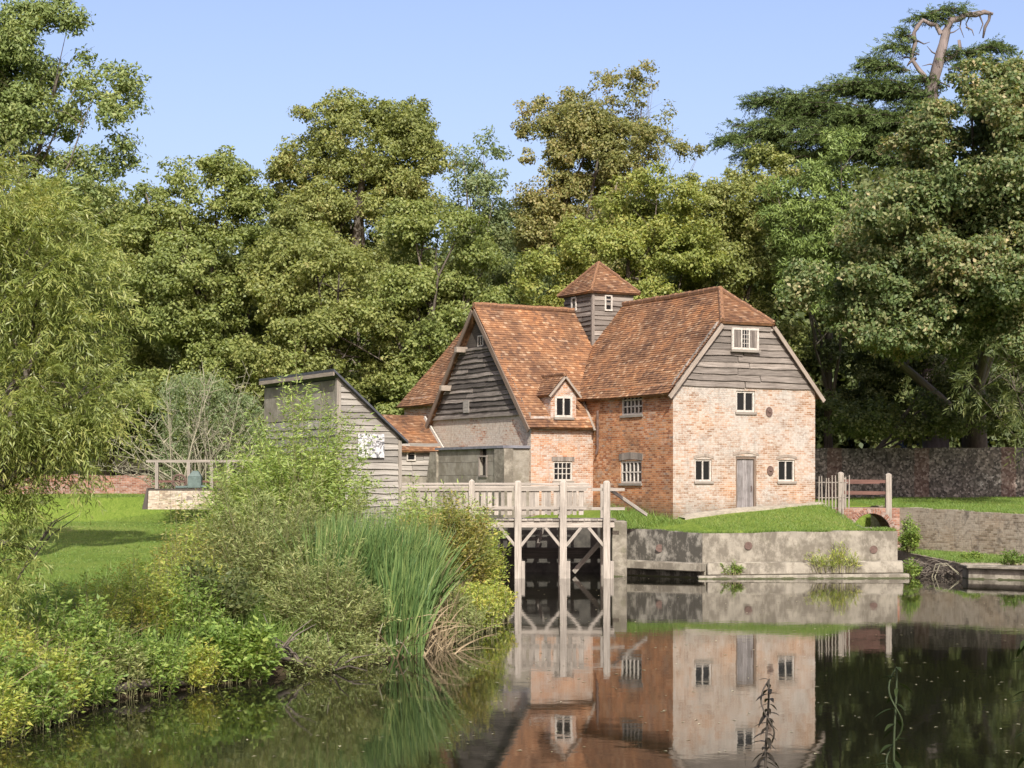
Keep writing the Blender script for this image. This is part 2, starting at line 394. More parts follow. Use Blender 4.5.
# ------------------------------------------------------------------ terrain, pond
POND = [(-9.5, 8, 0), (-7.4, 18, 0), (-6.75, 23.5, 0), (-6.2, 27.8, 0), (-4.45, 30.6, 0), (-1.9, 35, 0), (-.5, 42, 0), (-.25, 50, 0), (-1.0, 58, 0), (-2.0, 63, 1),
        (-2.2, 66.6, 1), (3.5, 66.6, 1), (3.6, 64.5, 1), (6.59, 62.5, 1), (13.45, 62.9, 1), (13.6, 77, 1), (15.1, 77, 1), (15.35, 73, 1), (18.8, 65.9, 1), (21.5, 60.9, 1), (27, 53.8, 0), (36, 44, 0), (40, 8, 0)]
PP = np.array([(a, b) for a, b, c in POND]); PW = np.array([c for a, b, c in POND])
def pond_sd(x, y):
    x = np.asarray(x, float); y = np.asarray(y, float)
    inside = np.zeros(x.shape, bool); best = np.full(x.shape, 1e9); wall = np.zeros(x.shape)
    for i in range(len(PP)):
        a = PP[i]; b = PP[(i + 1) % len(PP)]; e = b - a
        t = np.clip(((x - a[0]) * e[0] + (y - a[1]) * e[1]) / (e @ e), 0, 1)
        d = np.hypot(x - a[0] - t * e[0], y - a[1] - t * e[1])
        wall = np.where(d < best, PW[i], wall); best = np.minimum(best, d)
        cr = (a[1] > y) != (b[1] > y)
        with np.errstate(divide='ignore', invalid='ignore'):
            xi = a[0] + (y - a[1]) * e[0] / (e[1] if e[1] else 1e-9)
        inside ^= cr & (x < xi)
    return np.where(inside, -best, best), wall
def sstep(a, b, x):
    t = np.clip((x - a) / (b - a), 0, 1); return t * t * (3 - 2 * t)
def wob(x, y):
    return (np.sin(x * 1.3 + y * .7) + np.sin(x * .53 - y * 1.1 + 2) + .6 * np.sin(x * 2.9 + 1) * np.sin(y * 2.3)) / 2.6
def ground(x, y):
    x = np.asarray(x, float); y = np.asarray(y, float)
    sd, wall = pond_sd(x, y)
    zl = np.clip(1.0 + .039 * (y - 39), .75, 2.85)
    zr = 2.2 + np.clip((y - 74) / 16, 0, 1) * .32
    zr = zr + .054 * np.clip(x - 5.9, 0, 6) * (1 - sstep(12.2, 13.8, x)) * (y < 80)
    mixr = sstep(-3.5, 2.5, x)
    land = zl * (1 - mixr) + zr * mixr
    land = np.where(y < 12, 1.8, land)
    land = land + np.clip((y - 96) / 90, 0, 1) ** 1.2 * 9 + wob(x * .6, y * .6) * .06
    soft = .1 + (land - .1) * (1 - np.exp(-np.maximum(sd, 0) / 1.3)) + wob(x * 2, y * 2) * .05 * np.clip(sd, 0, 1)
    isl = np.minimum(land, np.where((x < 14) & (y < 80), 1.55 + .19 * np.maximum(y - (62.55 + np.maximum(0, 6.6 - x) * .67) - .3, 0), land))
    isl = np.where((x < 14) & (y < 76), np.minimum(isl, 1.56 + 1.0 * (1 - sstep(11.6, 12.7, x)) + .05 * (y < 63)), isl)
    out = np.where(wall > .5, isl, soft)
    return np.where(sd < .34 * (wall > .5), np.where(wall > .5, -.9, -.05 - .7 * np.clip(-sd / 1.5, 0, 1)), out)
def axis(*segs):
    out = []
    for a, b, s in segs: out += list(np.arange(a, b, s))
    return np.array(out)
xs = axis((-900, -100, 80), (-100, -22, 4), (-22, 26, .3), (26, 100, 4), (100, 901, 80))
ys = axis((-120, 4, 6), (4, 92, .3), (92, 200, 4), (200, 1500, 80))
X, Y = np.meshgrid(xs, ys); Z = ground(X, Y)
V = np.stack([X.ravel(), Y.ravel(), Z.ravel()], 1)
ni, nj = X.shape; I = np.arange(ni * nj).reshape(ni, nj)
F = np.stack([I[:-1, :-1], I[:-1, 1:], I[1:, 1:], I[1:, :-1]], -1).reshape(-1, 4)
m, n, b, o_ = mat('meadow ground'); g = geo(n)
pos = g.outputs['Position']
f1 = noise(n, pos, .22, 5, .6); f2 = noise(n, mapping(n, pos, (3.5, 1.2, 3)), 2.2, 5, .75); f3 = noise(n, pos, 26, 3, .7)
col = ramp(n, mathn(n, 'ADD', mathn(n, 'MULTIPLY', f1, .5), mathn(n, 'MULTIPLY', f2, .5)), [(.36, (.085, .135, .02)), (.48, (.13, .19, .03)), (.58, (.165, .215, .042)), (.66, (.24, .245, .085))])
col = mix(n, .5, col, ramp(n, f3, [(.3, (.5, .5, .5)), (.7, (1.35, 1.3, 1.2))]), 'MULTIPLY')
sep = n.nodes.new('ShaderNodeSeparateXYZ'); n.links.new(pos, sep.inputs[0])
mud = ramp(n, mathn(n, 'ADD', sep.outputs['Z'], mathn(n, 'MULTIPLY', f2, -.3)), [(.1, (1, 1, 1)), (.42, (0, 0, 0))])
col = mix(n, mud, col, (.06, .045, .025))
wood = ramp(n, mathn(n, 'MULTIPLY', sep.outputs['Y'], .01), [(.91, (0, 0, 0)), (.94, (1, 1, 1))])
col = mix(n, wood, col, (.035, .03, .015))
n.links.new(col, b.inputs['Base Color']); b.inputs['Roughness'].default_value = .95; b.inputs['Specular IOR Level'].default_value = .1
bump(n, b, mathn(n, 'ADD', f3, f2), .8, .08)
M['meadow'] = m
terr = np_mesh('ground', V, F, M['meadow']); terr['kind'] = 'structure'
terr.data.polygons.foreach_set('use_smooth', [True] * len(terr.data.polygons))

m, n, b, o_ = mat('pond water'); pos = geo(n).outputs['Position']
b.inputs['Base Color'].default_value = (.009, .009, .005, 1); b.inputs['Roughness'].default_value = .03; b.inputs['IOR'].default_value = 1.333; b.inputs['Specular IOR Level'].default_value = .62
h1 = noise(n, mapping(n, pos, (1.0, 1.0, 1)), 2.4, 3, .55); h2 = noise(n, mapping(n, pos, (.35, .35, 1)), 1.0, 2, .5)
bump(n, b, mathn(n, 'ADD', mathn(n, 'MULTIPLY', h1, .35), h2), .055, .05)
M['water'] = m
mb = MB(); mb.poly([(-60, 7, 0), (60, 7, 0), (60, 79, 0), (-60, 79, 0)]); mb.build('water', M['water'])['kind'] = 'structure'

# ------------------------------------------------------------------ the mill
AL = R(28.8)
MILL0 = (5.86, 65.5, 0)
mill = empty('watermill', MILL0, AL)
tag(mill, 'old brick watermill with clay tiled roofs, weatherboarded gables and a cupola', 'watermill')

def wall(name, material, mode, c, u0, u1, z0, z1, holes=(), depth=.16, parent=mill):
    """mode 'f': plane y=c facing -y, u=x.  mode 's': plane x=c facing -x, u=y."""
    mb = MB()
    P = (lambda u, z, d=0: (u, c + d, z)) if mode == 'f' else (lambda u, z, d=0: (c + d, u, z))
    us = sorted({u0, u1} | {h for q in holes for h in q[:2]}); zs = sorted({z0, z1} | {h for q in holes for h in q[2:]})
    fl = mode == 's'
    def q(pts): mb.poly(pts[::-1] if fl else pts)
    for i in range(len(us) - 1):
        for j in range(len(zs) - 1):
            cu, cz = (us[i] + us[i + 1]) / 2, (zs[j] + zs[j + 1]) / 2
            if any(h[0] < cu < h[1] and h[2] < cz < h[3] for h in holes): continue
            q([P(us[i], zs[j]), P(us[i + 1], zs[j]), P(us[i + 1], zs[j + 1]), P(us[i], zs[j + 1])])
    for a0, a1, b0, b1 in holes:
        q([P(a0, b0, depth), P(a0, b0), P(a0, b1), P(a0, b1, depth)][::-1]); q([P(a1, b0), P(a1, b0, depth), P(a1, b1, depth), P(a1, b1)][::-1])
        q([P(a0, b1), P(a1, b1), P(a1, b1, depth), P(a0, b1, depth)]); q([P(a0, b0, depth), P(a1, b0, depth), P(a1, b0), P(a0, b0)])
    return mb.build(name, material, parent)
def window(mode, c, u0, u1, z0, z1, nx=2, nz=1, fw=.07, rec=.05, material='paint', shutter=False, sill=True, bar=.035, parent=mill, pane_rec=.05):
    P = (lambda u, z, d: (u, c + d, z)) if mode == 'f' else (lambda u, z, d: (c + d, u, z))
    mb = MB()
    def bx(a0, a1, b0, b1, d0, d1):
        p = P(a0, b0, d0); q = P(a1, b1, d1)
        mb.box(min(p[0], q[0]), max(p[0], q[0]), min(p[1], q[1]), max(p[1], q[1]), b0, b1)
    d0, d1 = rec, rec + .07
    bx(u0, u0 + fw, z0, z1, d0, d1); bx(u1 - fw, u1, z0, z1, d0, d1)
    bx(u0 + fw, u1 - fw, z1 - fw, z1, d0, d1); bx(u0 + fw, u1 - fw, z0, z0 + fw, d0, d1)
    iw = (u1 - u0 - 2 * fw) / nx
    for i in range(1, nx):
        x = u0 + fw + iw * i; hb = fw * .7 if nx <= 3 and nz == 1 else bar
        bx(x - hb / 2, x + hb / 2, z0 + fw, z1 - fw, d0 + .004, d1 - .004)
    for j in range(1, nz):
        z = z0 + fw + (z1 - z0 - 2 * fw) * j / nz
        bx(u0 + fw, u1 - fw, z - bar / 2, z + bar / 2, d0 + .009, d1 - .009)
    fr = mb.build('window', M[material], parent)
    pm = MB(); e = d0 + pane_rec
    p = [P(u0 + fw * .5, z0 + fw * .5, e), P(u1 - fw * .5, z0 + fw * .5, e), P(u1 - fw * .5, z1 - fw * .5, e), P(u0 + fw * .5, z1 - fw * .5, e)]
    pm.poly(p[::-1] if mode == 's' else p); pm.build('pane', M['glass'], fr)
    if sill:
        sm = MB(); mb = sm; bx(u0 - .05, u1 + .05, z0 - .09, z0 - .002, -.06, d0 + .03); sm.build('sill', M['oak'], fr)
    return fr
def lintel(mode, c, u0, u1, z, h=.22, rise=.07, material='bargeboard', name='arch'):
    P = (lambda u, z, d: Vector((u, c + d, z))) if mode == 'f' else (lambda u, z, d: Vector((c + d, u, z)))
    mb = MB(); N_ = 8
    for i in range(N_):
        t0, t1 = i / N_, (i + 1) / N_
        a, b = u0 + (u1 - u0) * t0, u0 + (u1 - u0) * t1
        r0, r1 = rise * (1 - (2 * t0 - 1) ** 2), rise * (1 - (2 * t1 - 1) ** 2)
        pts = [P(a, z + r0, -.02), P(b, z + r1, -.02), P(b, z + r1, .1), P(a, z + r0, .1), P(a, z + r0 + h, -.02), P(b, z + r1 + h, -.02), P(b, z + r1 + h, .1), P(a, z + r0 + h, .1)]
        mb.hexa(pts)
    return mb.build(name, M[material], mill)

# walls of the gabled mill block
H_win = [(2.82, 3.68, 5.93, 6.72), (.97, 1.72, 3.35, 4.16), (2.8, 3.74, 1.6, 4.28), (4.75, 5.54, 3.35, 4.16)]
wall('front_wall', M['brick_front'], 'f', 0, 0, 6.5, 1.2, 6.9, H_win)
wall('side_wall', M['brick_side'], 's', 0, 0, 6.6, 1.2, 6.95, [(2.04, 3.5, 5.86, 6.74), (2.1, 3.58, 3.28, 4.12)])
wall('rear_wall', M['brick_side'], 's', 6.5, 0, 12, 1.2, 6.9).data.flip_normals()
fw_ = window('f', 0, 2.82, 3.68, 5.93, 6.72, 2, 1, .075)
window('f', 0, .97, 1.72, 3.35, 4.16, 2, 1, .065); lintel('f', 0, .9, 1.8, 4.17, .1, .09, 'bargeboard')
window('f', 0, 4.75, 5.54, 3.35, 4.16, 2, 1, .065); lintel('f', 0, 4.66, 5.63, 4.17, .1, .09, 'bargeboard')
window('s', 0, 2.04, 3.5, 5.86, 6.74, 5, 3, .07, .03, 'paint', bar=.05)
window('s', 0, 2.1, 3.58, 3.28, 4.12, 5, 2, .07, .03, 'paint', bar=.05)
lintel('s', 0, 2.02, 3.66, 4.13, .26, .05, 'board', 'lintel')
# door
mb = MB()
for i in range(6): mb.box(2.88 + i * .13, 2.88 + i * .13 + .124, .09 + random.uniform(0, .008), .13, 1.7, 4.2)
dr = mb.build('door', M['door'], mill)
mb = MB(); mb.box(2.78, 2.88, .04, .16, 1.6, 4.28); mb.box(3.66, 3.76, .04, .16, 1.6, 4.28); mb.box(2.88, 3.66, .04, .16, 4.18, 4.28); mb.build('door_frame', M['brownwood'], dr)
mb = MB(); mb.tube([(3.54, .06, 3.0), (3.54, .03, 3.0), (3.54, .03, 3.18), (3.54, .06, 3.18)], [.014] * 4, 6); mb.build('handle', M['iron'], dr)
lintel('f', 0, 2.68, 3.86, 4.30, .08, .1, 'bargeboard')
for (u, z) in ((4.32, 5.95), (4.375, 3.745)):
    mb = MB(); N_ = 16
    ring = [Vector((u + .15 * math.cos(t * 2 * math.pi / N_), 0, z + .19 * math.sin(t * 2 * math.pi / N_))) for t in range(N_)]
    for i in range(N_):
        a, b2 = ring[i], ring[(i + 1) % N_]
        mb.poly([a, b2, b2 + Vector((0, -.03, 0)), a + Vector((0, -.03, 0))])
    mb.poly([p + Vector((0, -.03, 0)) for p in ring])
    mb.tube([(u - .05, -.045, z), (u + .05, -.045, z)], [.03, .03], 6)
    mb.build('tie_plate', M['iron'], mill)

# roofs ------------------------------------------------------------
def roof(name, fL, fR, nrow, nrm, step=.55, parent=mill, th=.028, sag=.035, material='tile', t0=0., t1=1.):
    """strips of tiles between the left edge fL(t) and the right edge fR(t), t from eave to ridge"""
    mb = MB(); nrm = Vector(nrm).normalized()
    o = Vector(fL(0)); tt = Vector((0, 0, 1)).cross(nrm).normalized()
    bt = nrm.cross(tt)
    slope = (Vector(fL(1)) - Vector(fL(0))).dot(bt)
    rowh = slope / nrow
    mid_l, mid_r = Vector(fL(0)).dot(tt), Vector(fR(0)).dot(tt)
    def dis(p):
        u_, v_ = p.dot(tt), (p - o).dot(bt)
        return nrm * (sag * (math.sin(u_ * .9 + v_ * .35 + 1) + .6 * math.sin(u_ * 2.1 - v_ * .8) + .5 * math.sin(v_ * 1.7 + u_ * .4)) * .5)
    for r in range(nrow):
        ta, tb = r / nrow, min(1, (r + 1.25) / nrow)
        La, Ra, Lb, Rb = (Vector(q) for q in (fL(ta), fR(ta), fL(tb), fR(tb)))
        nc = max(1, int((Ra - La).length / step))
        jit = [random.uniform(-.007, .009) for _ in range(nc + 1)]
        for i in range(nc):
            s0, s1 = i / nc, (i + 1) / nc
            p = [La.lerp(Ra, s0), La.lerp(Ra, s1), Lb.lerp(Rb, s1), Lb.lerp(Rb, s0)]
            uvs = [((q - o).dot(tt) , (r + (0.05 if k < 2 else .95)) * .11) for k, q in enumerate(p)]
            lift = [th + jit[i], th + jit[i + 1], 0, 0]
            pp = [q + dis(q) + nrm * l for q, l in zip(p, lift)]
            k = len(mb.v); mb.v += [tuple(q) for q in pp]; mb.f.append([k, k + 1, k + 2, k + 3]); mb.uv += uvs
            # the tile butt edge
            lo = [p[0] + dis(p[0]) - nrm * .004, p[1] + dis(p[1]) - nrm * .004]
            k = len(mb.v); mb.v += [tuple(lo[0]), tuple(lo[1]), tuple(pp[1]), tuple(pp[0])]; mb.f.append([k, k + 1, k + 2, k + 3])
            mb.uv += [uvs[0], uvs[1], uvs[1], uvs[0]]
    # underside
    q = [Vector(fL(0)), Vector(fR(0)), Vector(fR(1)), Vector(fL(1))]
    if True:
        NN = 8
        for i in range(NN):
            a0, a1, b0, b1 = Vector(fL(i / NN)), Vector(fR(i / NN)), Vector(fR((i + 1) / NN)), Vector(fL((i + 1) / NN))
            mb.poly([x - nrm * .09 for x in (b1, b0, a1, a0)])
        mb.poly([q[0] - nrm * .09, q[1] - nrm * .09, q[1], q[0]])
    return mb.build(name, M[material], parent)
def ridge_tiles(p0, p1, parent, r=.12, name='ridge_tiles', L_=.32):
    p0, p1 = Vector(p0), Vector(p1); n_ = max(1, int((p1 - p0).length / L_)); mb = MB()
    for i in range(n_):
        a = p0.lerp(p1, i / n_); b = p0.lerp(p1, (i + 1.08) / n_)
        j = Vector((random.uniform(-.012, .012), random.uniform(-.012, .012), random.uniform(-.015, .015)))
        mb.tube([a + j, b + j], [r * random.uniform(.95, 1.08), r], 8)
    return mb.build(name, M['tile'], parent)
RZ, EZ, SL = 10.64, 6.87, (10.64 - 6.87) / 3.25
ov = .28
def zr_(a): return EZ + SL * a
HT = .665          # where the hip starts up the slope
def rL(t):        # far end of the west slope
    a = -ov + (3.25 + ov) * t; return (a, 12.0, zr_(a))
def rR(t):        # front verge, then hip
    a = -ov + (3.25 + ov) * t
    b = -.16 if t < HT else -.16 + (t - HT) / (1 - HT) * 1.79
    return (a, b, zr_(a))
slW = roof('roof', rL, rR, 46, (-SL, 0, 1))
def mir(f): return lambda t: (6.5 - f(t)[0], f(t)[1], f(t)[2])
slE = roof('roof', mir(rR), mir(rL), 46, (SL, 0, 1))
h0 = rR(HT); h1 = (6.5 - h0[0], h0[1], h0[2]); top = rR(1)
dz = top[2] - h0[2]; db = top[1] - h0[1]
slH = roof('hip_roof', lambda t: (h0[0] + (top[0] - h0[0]) * t, h0[1] - .05 + (db + .05) * t, h0[2] + dz * t - .03 * (1 - t)), lambda t: (h1[0] + (top[0] - h1[0]) * t, h1[1] - .05 + (db + .05) * t, h1[2] + dz * t - .03 * (1 - t)), 20, (0, -dz, db), .3)
ridge_tiles((3.25, 1.6, RZ + .03), (3.25, 11.5, RZ + .0), slW)
ridge_tiles(Vector(h0) + Vector((0, 0, .02)), Vector(top) + Vector((0, 0, .03)), slH, .10, 'hip_tiles'); ridge_tiles(Vector(h1) + Vector((0, 0, .02)), Vector(top) + Vector((0, 0, .03)), slH, .10, 'hip_tiles')
def barge(p0, p1, parent=mill, h=.15, w=.05, material='bargeboard'):
    mb = MB(); mb.beam(p0, p1, w, h); return mb.build('bargeboard', M[material], parent)
dn = Vector((0, 0, -.15))
barge(Vector(rR(0)) + dn + Vector((0, -.04, 0)), Vector(rR(HT)) + dn + Vector((0, -.04, 0)))
barge(Vector(mir(rR)(0)) + dn + Vector((0, -.04, 0)), Vector(mir(rR)(HT)) + dn + Vector((0, -.04, 0)))
mb = MB(); mb.box(h0[0] + .1, h1[0] - .1, h0[1] + .06, h0[1] + .1, h0[2] - .3, h0[2] - .14); mb.build('eaves_board', M['board'], mill)

def clapboards(name, mode, c, z0, z1, fl, fr, h=.24, material='board', parent=mill, holes=(), seg=.5, out=.06):
    mb = MB(); P = (lambda u, z, d: Vector((u, c - d, z))) if mode == 'f' else (lambda u, z, d: Vector((c - d, u, z)))
    z = z0; rows = int(round((z1 - z0) / h))
    for r in range(rows):
        a, b = z0 + (z1 - z0) * r / rows, z0 + (z1 - z0) * (r + 1) / rows
        l0, r0, l1, r1 = fl(a), fr(a), fl(b), fr(b)
        spans = [(0, 1)]
        if r0 - l0 > 2.2:
            k = random.uniform(.3, .7); spans = [(0, k - .003), (k + .003, 1)]
        for s0, s1 in spans:
            N_ = max(1, int((r0 - l0) * (s1 - s0) / seg))
            off = random.uniform(-.012, .012); o2 = random.uniform(-.01, .02)
            zj = [random.uniform(-.022, .022) + off for _ in range(N_ + 1)]
            dj = [random.uniform(-.008, .01) + o2 for _ in range(N_ + 1)]
            ux = random.uniform(0, 40); uy = random.uniform(0, 40)
            k0 = len(mb.v)
            for i in range(N_ + 1):
                t = s0 + (s1 - s0) * i / N_
                ub, ut = l0 + (r0 - l0) * t, l1 + (r1 - l1) * t
                mb.v += [tuple(P(ub, a + zj[i], -.02)), tuple(P(ub, a + zj[i], out + dj[i])), tuple(P(ut, b + .03 + zj[i] * .6, .012)), tuple(P(ut, b + .03, -.02))]
            for i in range(N_):
                q = k0 + i * 4
                du = (r0 - l0) * (s1 - s0) / N_
                for (e0, e1, v0, v1) in ((0, 1, 0, .03), (1, 2, .03, h)):
                    mb.f.append([q + e0, q + 4 + e0, q + 4 + e1, q + e1] if mode == 'f' else [q + e1, q + 4 + e1, q + 4 + e0, q + e0])
                    vv = [(ux + du * i, uy + v0), (ux + du * (i + 1), uy + v0), (ux + du * (i + 1), uy + v1), (ux + du * i, uy + v1)]
                    mb.uv += vv if mode == 'f' else [vv[3], vv[2], vv[1], vv[0]]
            for i in (0, N_):
                q = k0 + i * 4; mb.f.append([q, q + 1, q + 2, q + 3]); mb.uv += [(ux, uy)] * 4
    return mb.build(name, M[material], parent)
# backing triangle + boards of the mill gable
def gl(z): return max(0.02, (z - EZ) / SL + .02)
mb = MB(); mb.poly([(.02, .02, 6.88), (6.48, .02, 6.88), (6.5 - gl(9.3), .02, 9.3), (gl(9.3), .02, 9.3)]); mb.build('gable_backing', M['darkwood'], mill)
clapboards('weatherboarding', 'f', 0, 6.84, 9.2, lambda z: gl(z) - .1, lambda z: 6.6 - gl(z), .245)
mb = MB(); mb.box(2.5, 3.78, -.12, -.0, 8.2, 9.08); wb = 0
gw = window('f', -.15, 2.53, 3.75, 8.24, 9.05, 3, 1, .08, 0, 'paint', pane_rec=.04)
for a0 in (2.61, 3.37):
    mb = MB()
    for i in range(3): mb.box(a0 + i * .1, a0 + i * .1 + .094, -.135, -.118, 8.33, 8.96)
    mb.build('shutter', M['tarred_shaded'], gw)
mb = MB()
for i in range(1, 3): mb.box(2.97 + i * .12 - .008, 2.97 + i * .12 + .008, -.14, -.115, 8.32, 8.97)
for i in range(1, 4): mb.box(2.95, 3.33, -.141, -.116, 8.32 + i * .16 - .008, 8.32 + i * .16 + .008)
mb.build('glazing_bars', M['paint'], gw)

# the barn with the dark boarded gable
BE, BR, B0, B1, BM = 5.75, 10.45, 5.6, 14.3, 9.92
BS = (BR - BE) / (BM - B0); GA = -2.78
def zb(b): return BE + (b - B0) * BS
wall('barn_wall', M['brick_barn'], 'f', B0, GA, .0, 1.2, BE + .1, [(-1.78, -.93, 3.37, 4.12), (-1.74, -.96, 5.83, BE + .1)])
wall('gable_wall', M['brick_gable'], 's', GA, B0, B1, 1.2, 6.0)
window('f', B0, -1.78, -.93, 3.37, 4.12, 4, 3, .06, .03, 'paint', bar=.03); lintel('f', B0, -1.86, -.85, 4.13, .17, 0, 'board', 'lintel')
def bL(t): b = B0 - .3 + (BM - B0 + .3) * t; return (GA - .24, b, zb(b))
def bR(t): b = B0 - .3 + (BM - B0 + .3) * t; return (max(0.0, 4.2 * min(1, t * 3)) if t > .08 else -.02, b, zb(b))
slB = roof('roof', bL, bR, 52, (0, -BS, 1))
def bmir(f): return lambda t: (f(t)[0], 2 * BM - f(t)[1], f(t)[2])
def bL2(t): b = B0 - .3 + (BM - B0 + .3) * t; return (GA - .24, b, zb(b))
def bR2(t): b = B0 - .3 + (BM - B0 + .3) * t; return (4.2, b, zb(b))
roof('roof', bmir(bR2), bmir(bL2), 52, (0, BS, 1))
ridge_tiles((GA - .22, BM, BR + .03), (3.0, BM, BR + .0), slB)
for f_ in (bL, bmir(bL)):
    barge(Vector(f_(0)) + dn + Vector((-.03, 0, 0)), Vector(f_(.985)) + dn + Vector((-.03, 0, 0)), h=.2, material='brownwood')
# purlin ends
for t in (.42, .72):
    for f_ in (bmir(bL),):
        p = Vector(f_(t)); mb = MB(); mb.box(GA - .5, GA + .1, p.y - .33, p.y - .12, p.z - .42, p.z - .2); mb.build('purlin_end', M['bargeboard'], mill)
def g0(z): return B0 + max(0, (z - BE)) / BS
mb = MB(); mb.poly([(GA, B0 + .5, 5.95), (GA, BM, BR - .4), (GA, B1 - .5, 5.95)]); mb.build('gable_backing', M['darkwood'], mill)
clapboards('weatherboarding', 's', GA, 5.98, 8.75, lambda z: g0(z) + .02, lambda z: 2 * BM - g0(z) - .02, .2, 'tarred_shaded', out=.07)
clapboards('weatherboarding', 's', GA + .12, 8.72, 10.2, lambda z: min(BM - .01, g0(z) + .3), lambda z: max(BM + .01, 2 * BM - g0(z) - .3), .2, 'tarred_shaded')
mb = MB(); mb.box(GA - .1, GA + .1, g0(8.7), 2 * BM - g0(8.7), 8.66, 8.74); mb.build('sill_board', M['board'], mill)
window('s', GA - .02, 9.5, 9.98, 8.8, 9.24, 2, 1, .045, 0, 'paint', sill=False)
mb = MB(); mb.box(GA - .1, GA - .07, 10.6, 11.1, 6.15, 6.65); mb.build('hatch', M['shedboard'], mill)
mb = MB(); mb.box(GA - .12, GA + .02, B0 + .32, B1 - .3, 5.92, 6.0); mb.build('sill_board', M['board'], mill)
# dormer flush with the barn wall
mb = MB(); 
dz0, dzt, da0, da1, dap = 5.5, 6.78, -1.92, -.78, 7.42
dm = (da0 + da1) / 2
for (a0, a1, z0, z1) in ((da0, -1.74, dz0 + .3, dzt), (-.96, da1, dz0 + .3, dzt), (-1.74, -.96, 6.64, dzt)):
    mb.poly([(a0, B0 - .025, z0), (a1, B0 - .025, z0), (a1, B0 - .025, z1), (a0, B0 - .025, z1)])
for a_ in (da0, da1):
    mb.poly([(a_, B0 - .025, dz0 + .2), (a_, B0 - .025, dzt), (a_, B0 + 1.0, dzt), (a_, B0 + 1.0, dz0 + .2)])
dw = mb.build('dormer_wall', M['brick_barn'], mill)
mb = MB(); mb.poly([(da0, B0 - .028, dzt), (da1, B0 - .028, dzt), (dm, B0 - .028, dap)]); mb.build('dormer_gable', M['brick_barn'], dw)
window('f', B0 - .06, -1.74, -.96, 5.83, 6.64, 2, 1, .08, .01, 'paint')
dsl = (dap - dzt) / (dm - da0)
for s in (-1, 1):
    e = .14
    def fA(t, s=s): return (dm + s * (dm - da0 + e) * (1 - t), B0 - .16, dzt - e * dsl + (dap - dzt + e * dsl) * t + .05)
    def fB(t, s=s):
        p = fA(t); return (p[0], B0 + (p[2] - BE) / BS + .1, p[2])
    roof('dormer_roof', fA if s > 0 else fB, fB if s > 0 else fA, 9, (s * dsl, 0, 1), .3, dw, sag=0)
    mb = MB(); mb.beam(Vector(fA(0)) + Vector((0, -.03, -.07)), Vector(fA(.97)) + Vector((0, -.03, -.07)), .05, .085); mb.build('bargeboard', M['bargeboard'], dw)
ridge_tiles((dm, B0 - .16, dap + .07), (dm, B0 + 1.7, dap + .07), dw, .08)
# lead flashing where the barn roof meets the mill wall
mb = MB(); mb.beam((-.16, B0 - .42, zb(B0 - .42) + .03), (-.03, B0 + .95, zb(B0 + .95) + .1), .09, .04); mb.build('flashing', M['bargeboard'], mill)
# gutter boards and downpipe
mb = MB(); mb.tube([(-.09, B0 - .5, 6.1), (-.09, B0 - .5, 4.6), (-.13, B0 - .45, 4.4)], [.05] * 3, 6); mb.build('downpipe', M['iron'], mill)

# wheel house on the gable wall
WH = -3.85
mb = MB()
for z0, z1 in ((1.0, 2.2), (2.21, 3.0), (3.01, 3.58), (3.59, 4.1), (4.11, 4.62)):
    d_ = random.uniform(0, .02)
    if z0 < 3.6 < z1 or z0 < 4.2 < z1 or z0 == 3.59:
        mb.box(WH - d_, WH + .25, 5.75, 7.2, z0, z1); mb.box(WH - d_, WH + .25, 7.75, 11.4, z0, z1)
    elif z0 == 3.01:
        mb.box(WH - d_, WH + .25, 5.75, 11.4, z0, z1)
    else: mb.box(WH - d_, WH + .25, 5.75, 11.4, z0, z1)
mb.box(WH + .02, GA, 5.75, 6.0, 1, 4.6); mb.box(WH + .2, GA, 11.2, 11.4, 1, 4.6)
wh = mb.build('wheel_house', M['render'], mill)
mb = MB(); mb.box(WH - .12, GA + .02, 5.65, 11.5, 4.62, 4.72); mb.build('lead_roof', M['lead'], wh)
mb = MB(); mb.box(WH - .1, WH + .3, 5.6, 6.4, 1, 4.6); mb.build('buttress', M['concrete'], wh)
mb = MB(); mb.hexa([(WH - .1, 11.4, 1), (WH + .4, 11.4, 1), (WH + .4, 13.0, 1), (WH - .1, 13.0, 1), (WH - .1, 11.4, 4.55), (WH + .4, 11.4, 4.55), (WH + .4, 12.0, 4.55), (WH - .1, 12.0, 4.55)]); mb.build('buttress', M['concrete'], wh)
mb = MB(); mb.box(WH + .12, WH + .2, 7.2, 7.75, 3.5, 4.7); mb.build('opening', M['glass'], wh)
mb = MB(); mb.box(WH - .06, WH, 7.12, 7.8, 3.5, 3.58); mb.box(WH - .06, WH, 7.14, 7.2, 3.58, 4.3); mb.box(WH - .06, WH, 7.75, 7.8, 3.58, 4.3); mb.box(WH - .06, WH, 7.12, 7.8, 4.3, 4.36); mb.build('opening_frame', M['board'], wh)

# rear wing
WE, WR, WA0, WAR, WB1 = 6.95, 10.5, -2.5, .8, 17.7
WS = (WR - WE) / (WAR - WA0)
def wz(a): return WE + WS * (a - WA0)
wall('wing_wall', M['brick_barn'], 's', WA0, 13, 17.5, 1.5, 7.0)
rw = roof('roof', lambda t: (WA0 - .3 + (WAR - WA0 + .3) * t, WB1, wz(WA0 - .3 + (WAR - WA0 + .3) * t)), lambda t: (WA0 - .3 + (WAR - WA0 + .3) * t, 11, wz(WA0 - .3 + (WAR - WA0 + .3) * t)), 44, (-WS, 0, 1))
roof('roof', lambda t: (2 * WAR - (WA0 - .3 + (WAR - WA0 + .3) * t), 11, wz(WA0 - .3 + (WAR - WA0 + .3) * t)), lambda t: (2 * WAR - (WA0 - .3 + (WAR - WA0 + .3) * t), WB1, wz(WA0 - .3 + (WAR - WA0 + .3) * t)), 44, (WS, 0, 1))
